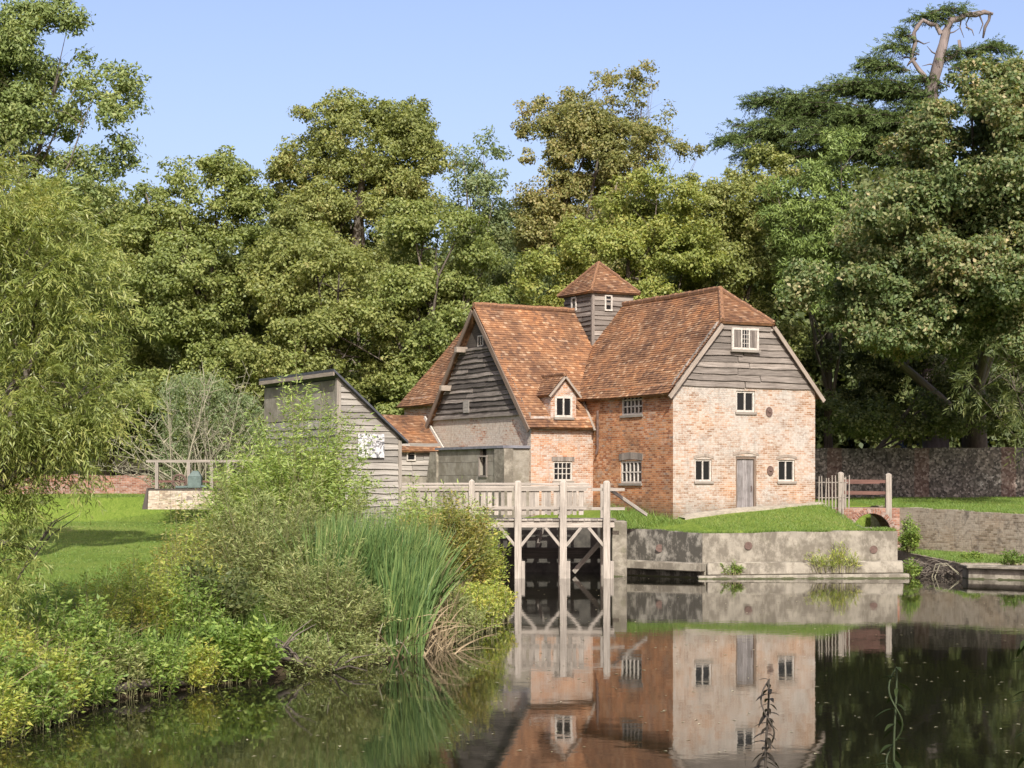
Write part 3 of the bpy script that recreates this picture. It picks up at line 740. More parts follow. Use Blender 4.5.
ridge_tiles((WAR, 11.5, WR + .02), (WAR, WB1, WR + .02), rw)
wall('wing_end_wall', M['brick_barn'], 'f', 17.5, WA0, 4.1, 1.5, 7.0).data.flip_normals()
# lean-to
wall('lean_to_wall', M['render'], 'f', 13.2, -5.5, GA, 1.5, 3.65)
clapboards('lean_to_boarding', 'f', 13.2, 3.6, 4.9, lambda z: -5.5, lambda z: GA - .02, .22, 'shedboard')
lt = roof('lean_to_roof', lambda t: (-5.7, 12.9 + 2.0 * t, 4.62 + 1.55 * t), lambda t: (GA - .05, 12.9 + 2.0 * t, 4.62 + 1.55 * t), 22, (0, -1.55, 2.0))
barge((GA - .1, 12.8, 4.58), (GA - .1, 14.7, 6.05), lt, .2, .06, 'paint')
window('f', 13.12, -4.47, -4.06, 4.2, 4.64, 1, 1, .05, -.02, 'paint', sill=False)
mb = MB(); mb.box(-5.5, -5.3, 13.2, 17, 1.5, 4.8); mb.build('lean_to_end', M['shedboard'], mill)

# cupola
CA0, CA1, CB0, CB1, CZ = 1.77, 3.72, 8.5, 10.75, 11.18
wl_ = lambda z: 0
mb = MB(); mb.box(CA0 + .03, CA1 - .03, CB0 + .03, CB1 - .03, 8.3, CZ + .02); mb.build('cupola_core', M['darkwood'], mill)
clapboards('cupola_boarding', 'f', CB0, 8.75, CZ, lambda z: CA0, lambda z: CA1, .2)
clapboards('cupola_boarding', 's', CA0, 8.75, CZ, lambda z: CB0, lambda z: CB1, .2, 'tarred_shaded')  # same boards as the front; the side's shade is put into the darker colour
mb = MB(); mb.box(CA0 - .07, CA0 + .04, CB0 - .07, CB0 + .04, 8.75, CZ); mb.build('corner_post', M['board'], mill)
window('f', CB0 - .09, 2.3, 2.66, 10.36, 11.02, 1, 1, .06, 0, 'paint', sill=False)
window('s', CA0 - .09, 9.72, 10.12, 10.45, 11.02, 1, 1, .06, 0, 'paint', sill=False)
cx, cy, cz = (CA0 + CA1) / 2, (CB0 + CB1) / 2, 12.45
e = .22
c0 = [(CA0 - e, CB0 - e), (CA1 + e, CB0 - e), (CA1 + e, CB1 + e), (CA0 - e, CB1 + e)]
zz = CZ - .06
pr = None
for i in range(4):
    p, q = c0[i], c0[(i + 1) % 4]
    nv = Vector((q[0] - p[0], q[1] - p[1], 0)).cross(Vector((cx - p[0], cy - p[1], cz - zz)))
    rr = roof('cupola_roof', lambda t, p=p: (p[0] + (cx - p[0]) * t, p[1] + (cy - p[1]) * t, zz + (cz - zz) * t), lambda t, q=q: (q[0] + (cx - q[0]) * t, q[1] + (cy - q[1]) * t, zz + (cz - zz) * t), 17, nv, .3, mill, sag=.01)
    ridge_tiles((p[0], p[1], zz + .03), (cx, cy, cz + .04), rr, .07, 'hip_tiles', .28)

# ------------------------------------------------------------------ island walls, path, retaining walls, quay
def strip_wall(name, material, pts, z0, ztops, th=.4, side=1, kind=None):
    """a wall along pts (world xy); thickness to the left (side=1) of the direction"""
    mb = MB(); n_ = len(pts); L_ = [0]
    P2 = [Vector((p[0], p[1])) for p in pts]
    offs = []
    for i in range(n_):
        d = (P2[min(i + 1, n_ - 1)] - P2[max(i - 1, 0)]).normalized(); offs.append(P2[i] + Vector((-d.y, d.x)) * th * side)
    acc = 0
    for i in range(n_ - 1):
        seg = (P2[i + 1] - P2[i]).length; k_ = max(1, int(seg / .8))
        for k in range(k_):
            t0, t1 = k / k_, (k + 1) / k_
            a, b = P2[i].lerp(P2[i + 1], t0), P2[i].lerp(P2[i + 1], t1); ao, bo = offs[i].lerp(offs[i + 1], t0), offs[i].lerp(offs[i + 1], t1)
            za, zb_ = ztops[i] + (ztops[i + 1] - ztops[i]) * t0, ztops[i] + (ztops[i + 1] - ztops[i]) * t1
            h_ = lambda p: .025 * math.sin(p.x * 2.3 + p.y * 1.7) + .018 * math.sin(p.x * 5.1 - p.y * 3)
            za += h_(a); zb_ += h_(b)
            u0, u1 = acc + seg * t0, acc + seg * t1
            def q(pts_, uv_):
                kk = len(mb.v); mb.v += [tuple(x) for x in pts_]; mb.f.append([kk, kk + 1, kk + 2, kk + 3]); mb.uv += uv_
            q([(a.x, a.y, z0), (b.x, b.y, z0), (b.x, b.y, zb_), (a.x, a.y, za)], [(u0, z0), (u1, z0), (u1, zb_), (u0, za)])
            q([(a.x, a.y, za), (b.x, b.y, zb_), (bo.x, bo.y, zb_), (ao.x, ao.y, za)], [(u0, za), (u1, zb_), (u1, zb_ + th), (u0, za + th)])
            q([(bo.x, bo.y, z0), (ao.x, ao.y, z0), (ao.x, ao.y, za), (bo.x, bo.y, zb_)], [(u1, z0), (u0, z0), (u0, za), (u1, zb_)])
        acc += seg
    for i in (0, n_ - 1):
        a, o = P2[i], offs[i]; mb.poly([(a.x, a.y, z0), (o.x, o.y, z0), (o.x, o.y, ztops[i]), (a.x, a.y, ztops[i])])
    ob = mb.build(name, material)
    return ob
tag(strip_wall('retaining_wall', M['concrete_dark'], [(4.03, 64.35), (6.59, 62.42)], -.6, [1.68, 1.53], .7), 'black stained concrete wall beside the footbridge, shorter stretch of the island edge', 'wall')
iw_ = strip_wall('retaining_wall', M['concrete'], [(6.6, 62.4), (10, 62.55), (13.45, 62.8), (13.62, 66), (13.7, 76.5)], -.6, [1.53, 1.60, 1.63, 1.6, 1.6], .7)
tag(iw_, 'long pale concrete wall holding up the grass in front of the mill', 'wall')
mb = MB(); 
for u_ in ((8.2, 62.46, 1.12), (12.6, 62.74, .98), (5.2, 63.44, 1.0)):
    x_, y_, z_ = u_; N_ = 12
    mb.poly([(x_ + .14 * math.cos(2 * math.pi * i / N_), y_ - .035, z_ + .14 * math.sin(2 * math.pi * i / N_)) for i in range(N_)])
mb.build('tie_plate', M['iron'], iw_)
mb = MB(); mb.hexa([(6.4, 61.75, -.5), (13.75, 62.2, -.5), (13.75, 62.78, -.5), (6.4, 62.38, -.5), (6.4, 61.8, .1), (13.75, 62.25, .16), (13.75, 62.78, .16), (6.4, 62.38, .1)])
mb.hexa([(6.75, 62.1, .11), (13.6, 62.5, .17), (13.6, 62.78, .17), (6.75, 62.38, .11), (6.75, 62.2, .55), (13.6, 62.6, .6), (13.6, 62.78, .6), (6.75, 62.38, .55)])
tag(mb.build('footing', M['concrete'], bevel=.03), 'low concrete ledge at the waterline below the long island wall', 'ledge')
mb = MB(); mb.beam((3.9, 64.1, .42), (6.6, 62.1, .38), .35, .3); tag(mb.build('landing_beam', M['concrete'], bevel=.03), 'grey horizontal beam along the foot of the black stained wall', 'beam')
mb = MB(); mb.box(3.52, 4.05, 63.4, 64.9, -.6, 1.95); tag(mb.build('bridge_abutment', M['concrete'], bevel=.03), 'tall pale concrete pier at the right end of the wooden footbridge', 'pier')

# path in front of the door (mill coordinates -> world)
def mw(a, b): return (MILL0[0] + a * math.cos(AL) - b * math.sin(AL), MILL0[1] + a * math.sin(AL) + b * math.cos(AL))
mb = MB(); N_ = 26
for i in range(N_):
    a0, a1 = .2 + i * 7.0 / N_, .2 + (i + 1) * 7.0 / N_
    row = []
    for a_ in (a0, a1):
        for b_ in ((-.03 if a_ < 6.5 else -.03 + (a_ - 6.5) * .12), (-.45 - .04 * a_ - .06 * math.sin(a_ * 2.1))):
            x_, y_ = mw(a_, b_); row.append((x_, y_, float(ground(x_, y_)) + .07))
    mb.poly([row[1], row[3], row[2], row[0]])
    lo = lambda q: (q[0], q[1], q[2] - .4)
    mb.poly([lo(row[1]), lo(row[3]), row[3], row[1]])
mb.build('path', M['stone'])['kind'] = 'structure'

# retaining wall of the right lawn, its ledge and the quay
tag(strip_wall('retaining_wall', M['brick_mossy'], [(15.3, 76.8), (15.45, 73), (18.75, 66), (21.5, 61), (27, 54)], -.6, [2.3, 2.28, 2.16, 2.12, 2.1], .7, 1), 'mossy brown brick wall beneath the lawn on the far side of the channel', 'wall')
mb = MB(); lp = [(15.32, 73, .6), (15.65, 62.82, .48), (20.6, 62.82, .48), (18.75, 66.1, .5), (15.6, 73, .6)]
mb.poly(lp)
for a, b2 in zip(lp, lp[1:] + lp[:1]): mb.poly([(a[0], a[1], -.5), (b2[0], b2[1], -.5), b2, a])
tag(mb.build('canal_ledge', M['brick_mossy']), 'low dark masonry ledge topped with weeds beneath the mossy wall', 'ledge')
mb = MB(); mb.hexa([(15.7, 61.9, -.5), (24, 56.4, -.5), (25, 58.5, -.5), (15.7, 62.75, -.5), (15.7, 61.95, .36), (24, 56.5, .36), (25, 58.5, .36), (15.7, 62.75, .36)])
mb.hexa([(15.6, 61.75, .365), (24, 56.2, .365), (25, 58.5, .365), (15.6, 62.78, .365), (15.6, 61.75, .47), (24, 56.2, .47), (25, 58.5, .47), (15.6, 62.78, .47)])
tag(mb.build('quay', M['concrete'], bevel=.02), 'stone quay with a pale coping at the waterline right of the channel', 'quay')

# arched bridge over the channel
mb = MB(); ya, yb = 72.6, 74.4; x0, x1, zt, N_ = 12.9, 15.75, 2.28, 14
ax0, ax1, asp, ah = 13.72, 15.28, 1.25, .8
def az(x):
    t = (x - ax0) / (ax1 - ax0) * 2 - 1
    return asp + ah * math.sqrt(max(0, 1 - t * t))
xs_ = [x0] + [ax0 + (ax1 - ax0) * (1 - math.cos(math.pi * i / N_)) / 2 for i in range(N_ + 1)] + [x1]
for yy, fl in ((ya, 1), (yb, 0)):
    for i in range(len(xs_) - 1):
        a, c = xs_[i], xs_[i + 1]
        za, zc = (0, 0) if i in (0, len(xs_) - 2) else (az(a), az(c))
        p = [(a, yy, za), (c, yy, zc), (c, yy, zt), (a, yy, zt)]
        mb.poly(p if fl else p[::-1])
for i in range(1, len(xs_) - 2):
    a, c = xs_[i], xs_[i + 1]; mb.poly([(a, yb, az(a)), (c, yb, az(c)), (c, ya, az(c)), (a, ya, az(a))])
mb.poly([(x0, ya, zt), (x1, ya, zt), (x1, yb, zt), (x0, yb, zt)])
ab = mb.build('arched_bridge', M['brick_garden'])
tag(ab, 'small arched brick bridge over the mill channel', 'bridge')
mb = MB()
for i in range(N_):
    t0, t1 = math.pi * i / N_ + .02, math.pi * (i + 1) / N_ - .02
    cxm, rx = (ax0 + ax1) / 2, (ax1 - ax0) / 2
    pt = lambda t, k: Vector((cxm - (rx + k) * math.cos(t), 0, asp + (ah + k) * math.sin(t)))
    f4 = [pt(t0, .01), pt(t1, .01), pt(t1, .2), pt(t0, .2)]
    mb.hexa([q + Vector((0, ya - .03, 0)) for q in f4] + [q + Vector((0, ya + .05, 0)) for q in f4])
mb.build('arch_ring', M['brick_garden'], ab)
# railing on it
rl = empty('railing', (13.3, 72.7, 2.0)); tag(rl, 'reddish two bar railing between pale posts on the arched bridge', 'railing')
for x_ in (13.27, 15.2):
    mb = MB(); mb.box(-.12, .12, -.12, .12, -.25, 1.62); mb.hexa([(-.12, -.12, 1.62), (.12, -.12, 1.62), (.12, .12, 1.62), (-.12, .12, 1.62), (-.04, -.04, 1.68), (.04, -.04, 1.68), (.04, .04, 1.68), (-.04, .04, 1.68)])
    o = mb.build('post', M['oak'], rl, .015); o.location = (x_ - 13.3, 0, .05 - (.05 if x_ > 14 else 0))
for z_ in (1.36, .9):
    mb = MB(); mb.beam((.09, -.02, z_), (1.78, -.02, z_ - .02), .07, .13); mb.build('rail', M['redrail'], rl)
mb = MB(); mb.box(.32, .5, 1.6, 1.78, 0, 1.5); mb.build('post', M['oak'], rl)
mb = MB(); mb.beam((.41, 1.69, 1.3), (1.9, 1.69, 1.3), .06, .12); mb.beam((.41, 1.69, .85), (1.9, 1.69, .85), .06, .12); mb.build('rail', M['redrail'], rl)
# cleft picket fence between mill corner and railing
pf = empty('picket_fence', (11.9, 70.4, 2.35)); tag(pf, 'pale cleft picket fence between the mill corner and the arched bridge', 'fence')
pA, pB = Vector((0.1, 0, 0)), Vector((1.5, 1.2, 0))
for i in range(10):
    p = pA.lerp(pB, i / 9); mb = MB()
    lean = random.uniform(-.03, .03); h_ = 1.18 + random.uniform(-.06, .08)
    mb.beam(p + Vector((0, 0, -.1)), p + Vector((lean, 0, h_)), .055, .03, (0, 1, 0), .035, .02); mb.build('picket', M['oak'], pf)
for z_ in (.35, .95):
    mb = MB(); mb.tube([pA + Vector((-.04, .04, z_)), pB + Vector((-.04, .04, z_))], [.025, .025], 6); mb.build('rail', M['oak'], pf)

# flint wall
tag(strip_wall('garden_wall', M['flint'], [(9.5, 89.5), (20, 90), (34, 90.5), (60, 92)], 1.5, [4.95, 5.0, 5.1, 5.1], .45), 'long dark flint garden wall with brick piers beneath the big trees', 'wall')
tag(strip_wall('garden_wall', M['brick_garden'], [(-32, 83.5), (-17, 84), (-13.5, 84.2)], 1.5, [3.7, 3.62, 3.5], .4), 'low weathered red brick wall at the back of the left lawn', 'wall')

# ------------------------------------------------------------------ wooden footbridge
fb = empty('footbridge', (0, 62.4, 2.05)); tag(fb, 'silvered oak footbridge with palisade sides on tall posts in the water', 'footbridge')
mb = MB(); x = -4.3
while x < 3.6:
    w_ = .22; mb.box(x, x + w_ - .012, -.12 + random.uniform(-.02, .02), 1.75, -.06 + random.uniform(-.006, .006), 0); x += w_
mb.build('deck', M['pale_oak'], fb)
mb = MB(); mb.box(-4.2, 3.55, -.05, .12, -.3, -.065); mb.build('beam', M['pale_oak'], fb, .01)
mb = MB(); mb.box(-4.2, 3.55, 1.5, 1.68, -.3, -.065); mb.build('beam', M['pale_oak'], fb, .01)
for x_ in (.208, 1.77, 3.27):
    mb = MB(); mb.box(x_ - .12, x_ + .12, -.3, -.06, -2.7, 1.27); mb.hexa([(x_ - .12, -.3, 1.27), (x_ + .12, -.3, 1.27), (x_ + .12, -.06, 1.27), (x_ - .12, -.06, 1.27), (x_ - .06, -.24, 1.33), (x_ + .06, -.24, 1.33), (x_ + .06, -.12, 1.33), (x_ - .06, -.12, 1.33)])
    mb.build('post', M['pale_oak'], fb, .012)
    mb = MB(); mb.box(x_ + .125, x_ + .24, -.26, -.1, -2.7, -1.45); mb.build('pile', M['pale_oak'], fb)
    mb = MB(); mb.box(x_ - .12, x_ + .12, 1.7, 1.92, -2.7, 1.2); mb.build('post', M['pale_oak'], fb)
for x_ in (-1.39, -4.0):
    mb = MB(); mb.box(x_ - .1, x_ + .1, -.25, -.06, -.4, 1.3); mb.hexa([(x_ - .1, -.25, 1.3), (x_ + .1, -.25, 1.3), (x_ + .1, -.06, 1.3), (x_ - .1, -.06, 1.3), (x_ - .02, -.18, 1.38), (x_ + .02, -.18, 1.38), (x_ + .02, -.14, 1.38), (x_ - .02, -.14, 1.38)]); mb.build('post', M['pale_oak'], fb, .01)
for x_, s in ((.208, -1), (.208, 1), (1.77, -1), (1.77, 1), (3.27, -1)):
    mb = MB(); mb.beam((x_ + s * .1, -.16, -.92), (x_ + s * .62, -.16, -.29), .1, .12, (0, 1, 0)); mb.build('brace', M['pale_oak'], fb)
def palisade(x0, x1, y_, zt, rz_=(1.02, .38), gap=0):
    mb = MB(); x = x0
    while x < x1 - .05:
        w_ = random.uniform(.12, .16); mb.box(x, min(x + w_, x1), y_, y_ + .025, .14, zt + random.uniform(-.05, .03)); x += w_ + random.uniform(.07, .10) + gap
    pl = mb.build('palisade', M['pale_oak'], fb)
    for z_ in rz_:
        mb = MB(); mb.box(x0 - .02, x1 + .02, y_ - .06, y_ - .003, z_ - .05, z_ + .05); mb.build('rail', M['pale_oak'], pl)
for x0, x1 in ((-4.3, -1.5), (-1.28, .08), (.34, 1.64), (1.9, 2.55)):
    palisade(x0, x1, -.09, 1.0)
mb = MB(); mb.box(-4.3, 2.75, -.15, .0, 1.07, 1.15); mb.build('handrail', M['pale_oak'], fb, .01)
palisade(-4.2, 2.55, 1.6, 1.12, gap=.22)
mb = MB(); mb.box(-4.3, 2.75, 1.55, 1.7, 1.17, 1.25); mb.build('handrail', M['pale_oak'], fb, .01)
for z_ in (1.02, .36):
    mb = MB(); mb.beam((2.75, -.1, z_), (3.9, -.1, z_), .06, .1); mb.build('rail', M['pale_oak'], fb)
mb = MB(); mb.beam((3.35, -.1, 1.05), (4.75, 1.1, .12), .07, .11); mb.build('handrail', M['pale_oak'], fb)
# mill race behind
mb = MB(); mb.box(-2.4, 3.6, 66.3, 66.7, -.7, 1.95); mb.box(-2.35, -2.0, 63.2, 66.3, -.7, 1.9); mb.box(3.52, 3.9, 64.9, 66.3, -.7, 1.9)
tag(mb.build('mill_race_wall', M['race']), 'wet black masonry of the mill race under the footbridge', 'wall')
sg = empty('sluice', (0, 65.3, 0)); tag(sg, 'dark timber sluice with a cross beam in the shade under the footbridge', 'sluice')
mb = MB(); mb.box(-1.9, 3.5, -.15, .15, .55, .95); mb.build('cross_beam', M['darkwood'], sg)
mb = MB(); mb.beam((2.2, -.9, .1), (3.3, -.9, 1.35), .16, .16, (0, 1, 0)); mb.build('strut', M['oak'], sg)
mb = MB()
for i in range(7): mb.box(-1.6 + i * .24, -1.6 + i * .24 + .23, -.02, .06, -.5, .54)
mb.build('gate', M['darkwood'], sg)
mb = MB(); mb.beam((.9, .1, .9), (1.15, .1, 1.75), .12, .12, (0, 1, 0)); mb.beam((2.0, .1, .9), (1.75, .1, 1.75), .12, .12, (0, 1, 0)); mb.build('lifting_frame', M['board'], sg)

# ------------------------------------------------------------------ shed on the left bank
sh = empty('shed', (-5.41, 56, 0), AL); tag(sh, 'grey boarded shed with a dark lean-to roof behind the willow bush', 'shed')
SW, SD_, SH0, SH1 = 2.1, 6.0, 6.62, 4.75
mb = MB(); mb.poly([(.02, .02, 1), (SW - .02, .02, 1), (SW - .02, .02, SH1), (.02, .02, SH0)]); mb.poly([(.02, SD_, 1), (.02, .02, 1), (.02, .02, SH0), (.02, SD_, SH0)]); mb.poly([(SW - .02, .02, 1), (SW - .02, SD_, 1), (SW - .02, SD_, SH1), (SW - .02, .02, SH1)]); mb.poly([(SW - .02, SD_, 1), (.02, SD_, 1), (.02, SD_, SH0), (SW - .02, SD_, SH1)])
mb.build('frame_wall', M['darkwood'], sh)
clapboards('weatherboarding', 'f', 0, 1.2, SH1, lambda z: 0, lambda z: SW, .2, 'shedboard', sh)
clapboards('weatherboarding', 'f', 0, SH1, SH0 - .1, lambda z: 0, lambda z: max(.08, SW * (SH0 - z) / (SH0 - SH1) - .05), .2, 'shedboard', sh)
mb = MB(); 
for i in range(5): mb.box(-.03 - .004 * (i % 2), .0, .1 + i * 1.24, .1 + i * 1.24 + 1.22, 5.35, SH0 - .1)
mb.build('upper_panel', M['render'], sh)
clapboards('side_boarding', 's', 0, 1.2, 5.3, lambda z: 0.02, lambda z: SD_, .25, 'shedboard', sh)
mb = MB(); mb.box(-.07, .07, -.07, .07, 1, SH0 - .05); mb.build('corner_post', M['oak'], sh)
mb = MB(); mb.box(SW - .06, SW + .05, -.08, .05, 1, SH1 - .1); mb.build('corner_post', M['oak'], sh)
mb = MB(); sl_ = (SH0 - SH1) / SW
mb.hexa([(-.25, -.25, SH0 + .25 * sl_ - .08), (SW + .2, -.25, SH1 - .2 * sl_ - .02), (SW + .2, SD_ + .2, SH1 - .2 * sl_ - .02), (-.25, SD_ + .2, SH0 + .25 * sl_ - .08)] + [(-.25, -.25, SH0 + .25 * sl_ + .0), (SW + .2, -.25, SH1 - .2 * sl_ + .06), (SW + .2, SD_ + .2, SH1 - .2 * sl_ + .06), (-.25, SD_ + .2, SH0 + .25 * sl_ + .0)])
mb.build('roof', M['felt'], sh)
mb = MB(); mb.beam((-.24, -.23, SH0 + .24 * sl_ - .14), (-.24, SD_ + .18, SH0 + .24 * sl_ - .14), .04, .12); mb.build('fascia', M['bargeboard'], sh)
m, n, b, o_ = mat('speckled white panel'); uv = uvn(n)
n.links.new(ramp(n, noise(n, uv, 6.5, 5, .75, 1.2), [(.44, (.09, .09, .09)), (.49, (.42, .41, .39)), (.7, (.5, .49, .47))]), b.inputs['Base Color']); M['panel'] = m
mb = MB(); mb.box(.62, 1.52, -.13, -.1, 4.1, 4.85)
o = mb.build('patterned_panel', M['panel']); o.matrix_world = Matrix.Translation((-5.41, 56, 0)) @ Matrix.Rotation(AL, 4, 'Z')
tag(o, 'white speckled panel fixed to the boarded wall of the grey shed', 'panel')

# ------------------------------------------------------------------ timber frame with winding gear on the lawn
sf = empty('sluice_box', (-13.3, 70, 2.26)); sf.scale = (.87, .87, .87); tag(sf, 'pale slab sided sluice box with a timber rail frame and winding gear on the lawn', 'sluice box')
mb = MB()
for i in range(6):
    for j in range(2):
        x0_ = -1.0 + i * .5; 
        lo, hi = j * .42, j * .42 + .41
        y0_, y1_ = lo * .25, hi * .25
        mb.hexa([(x0_, y0_, lo), (x0_ + .49, y0_, lo), (x0_ + .49, y0_ + .1, lo), (x0_, y0_ + .1, lo), (x0_, y1_, hi), (x0_ + .49, y1_, hi), (x0_ + .49, y1_ + .1, hi), (x0_, y1_ + .1, hi)])
mb.build('slab_face', M['brick_mossy'], sf)
mb = MB(); mb.hexa([(-1.25, -.02, 0), (-1.02, -.02, 0), (-1.02, 1.6, 0), (-1.25, 1.6, 0), (-1.1, .25, .95), (-1.02, .25, .95), (-1.02, 1.6, .95), (-1.1, 1.6, .95)]); mb.build('end_board', M['darkwood'], sf); mb = MB(); mb.box(2.02, 2.2, .2, 1.6, 0, .9); mb.build('end_board', M['darkwood'], sf)
mb = MB(); mb.box(-1.0, 2.0, .25, 1.6, .84, .92); mb.build('top_board', M['darkwood'], sf)
for x_ in (-.72, .72, 1.75, 2.5):
    mb = MB(); mb.box(x_ - .07, x_ + .07, .6, .74, .0, 2.1); mb.build('post', M['oak'], sf)
mb = MB(); mb.beam((-1.2, .67, 2.16), (3.6, .67, 2.16), .13, .12); mb.build('rail', M['oak'], sf)
mb = MB(); mb.beam((-.9, .67, 1.25), (2.6, .67, 1.25), .08, .1); mb.build('rail', M['redrail'], sf)
mb = MB()
ring = [(.35 + .3 * math.cos(t), .4, 1.25 + .3 * math.sin(t)) for t in np.linspace(0, 2 * math.pi, 17)]
mb.tube(ring, [.05] * 17, 6, False)
for k in range(4): mb.beam((.35, .4, 1.25), (.35 + .28 * math.cos(k * 1.57), .4, 1.25 + .28 * math.sin(k * 1.57)), .05, .05, (0, 1, 0))
mb.build('gear_wheel', M['iron'], sf)
mb = MB(); mb.box(.75, 1.35, .2, .62, .95, 1.45); mb.hexa([(.75, .2, 1.45), (1.35, .2, 1.45), (1.35, .62, 1.45), (.75, .62, 1.45), (.95, .3, 1.72), (1.2, .3, 1.72), (1.2, .55, 1.72), (.95, .55, 1.72)]); mb.tube([(.2, .3, .98), (1.7, .3, 1.02)], [.07, .07], 6); mb.build('winding_gear', M['greeniron'], sf, .02)

# ------------------------------------------------------------------ foliage builders
def crown_points(ells, nlobe, lobe_f, clump_d, seed, flat=1.0, inner=.25):
    """ells: list of (centre, radii). returns clump centres and outward directions"""
    r_ = np.random.default_rng(seed); C, O = [], []
    for c, rad in ells:
        c = np.array(c, float); rad = np.array(rad, float)
        nl = max(4, int(nlobe * (rad.mean() / 4) ** 1.3))
        d = unit(r_.normal(size=(nl, 3))); 
        lc = c + d * rad * r_.uniform(.55, .88, (nl, 1))
        lr = (lobe_f * rad.mean()) * r_.uniform(.65, 1.35, (nl, 1)) * np.array([1, 1, .8 * flat])
        for q, rr in zip(lc, lr):
            nc = max(4, int(4 * math.pi * rr[0] * rr[1] * clump_d))
            dd = unit(r_.normal(size=(nc, 3)))
            k = r_.uniform(.35, 1.0, (nc, 1)) ** .5
            C.append(q + dd * rr * k); O.append(unit(dd * .8 + unit(q - c) * .6))
    return np.concatenate(C), np.concatenate(O)
def clump_leaves(C, O, per, csize, ll, lw, seed, up=.7, rnd=.7, droop=0., zmin=None):
    r_ = np.random.default_rng(seed); n_ = len(C) * per
    c = np.repeat(C, per, 0); o = np.repeat(O, per, 0)
    q = r_.normal(size=(n_, 3)); q = unit(q) * r_.uniform(.25, 1.15, (n_, 1)) ** .6
    cs = np.repeat(r_.uniform(.6, 1.5, (len(C), 1)), per, 0) * csize * 1.45
    p = c + q * np.array([1, 1, .65]) * cs
    nrm = unit(o * .35 + unit(q) * .75 + np.array([0, 0, up * .6]) + r_.normal(size=(n_, 3)) * rnd * .7)
    d = unit(np.cross(nrm, r_.normal(size=(n_, 3))) + np.array([0, 0, -droop]) + o * .25)
    sz = r_.uniform(.65, 1.35, n_)
    if zmin is not None:
        k = p[:, 2] > zmin; p, nrm, d, sz = p[k], nrm[k], d[k], sz[k]
    return leaves(p, d, nrm, ll * sz, lw * sz)
def sprays(C, O, nleaf, length, ll, lw, seed, zmin, sagr=(.25, .75), rnd=.55):
    """drooping twigs with narrow leaves set along both sides"""
    r_ = np.random.default_rng(seed); m_ = len(C)
    d0 = unit(O * .8 + r_.normal(size=(m_, 3)) * rnd + np.array([0, 0, .25 * (rnd > .3)]))
    ln = length * r_.uniform(.5, 1.3, (m_, 1))
    t = np.linspace(.05, 1, nleaf)[None, :, None] + r_.uniform(-.02, .02, (m_, nleaf, 1))
    sag = r_.uniform(*sagr, (m_, 1, 1))
    p = C[:, None] + d0[:, None] * (ln[:, None] * t) - np.array([0, 0, 1]) * (ln[:, None] * sag * t ** 2)
    tan = unit(d0[:, None] - np.array([0, 0, 2]) * sag * t)
    sd_ = unit(np.cross(tan, r_.normal(size=(m_, 1, 3)))); sgn = np.where(np.arange(nleaf) % 2, 1, -1)[None, :, None]
    d = unit(tan * .8 + sd_ * sgn * .6 + r_.normal(size=p.shape) * .22 - np.array([0, 0, .15]))
    nrm = unit(np.cross(tan, sd_) * np.sign(np.cross(tan, sd_)[..., 2:3] + 1e-6) + r_.normal(size=p.shape) * .45)
    p, d, nrm = p.reshape(-1, 3), d.reshape(-1, 3), nrm.reshape(-1, 3); k = p[:, 2] > zmin; p, d, nrm = p[k], d[k], nrm[k]
    sz = r_.uniform(.6, 1.3, len(p))
    return leaves(p, d, nrm, ll * sz, lw * sz)
def limb_mesh(base, top, r0, targets, seed, nb=14):
    """tapered trunk with limbs reaching into the crown"""
    r_ = random.Random(seed); mb = MB(); base = Vector(base); top = Vector(top)
    pts, rad = [], []
    for i in range(9):
        t = i / 8; p = base.lerp(top, t) + Vector((math.sin(t * 5 + seed), math.cos(t * 4 + seed * 2), 0)) * r0 * .9 * t
        pts.append(p); rad.append(r0 * (1 - .8 * t) * (1.35 if i == 0 else 1))
    mb.tube(pts, rad, 9)
    for k in range(min(nb, len(targets))):
        tg = Vector(targets[k]); t = r_.uniform(.3, .95); st = pts[min(8, int(t * 8))]
        mid = st.lerp(tg, .5) + Vector((r_.uniform(-.6, .6), r_.uniform(-.6, .6), r_.uniform(.1, .8)))
        rr = r0 * (1 - .75 * t) * .55
        q = [st, st.lerp(mid, .5) + Vector((0, 0, .1)), mid, mid.lerp(tg, .55), tg]
        mb.tube(q, [rr, rr * .8, rr * .55, rr * .35, rr * .12], 6)
        for j in range(3):
            s2 = q[r_.choice((2, 3))]; e2 = s2 + Vector((r_.uniform(-1.2, 1.2), r_.uniform(-1.2, 1.2), r_.uniform(.1, 1.2)))
            mb.tube([s2, s2.lerp(e2, .5) + Vector((0, 0, .12)), e2], [rr * .3, rr * .2, rr * .06], 5)
    return mb
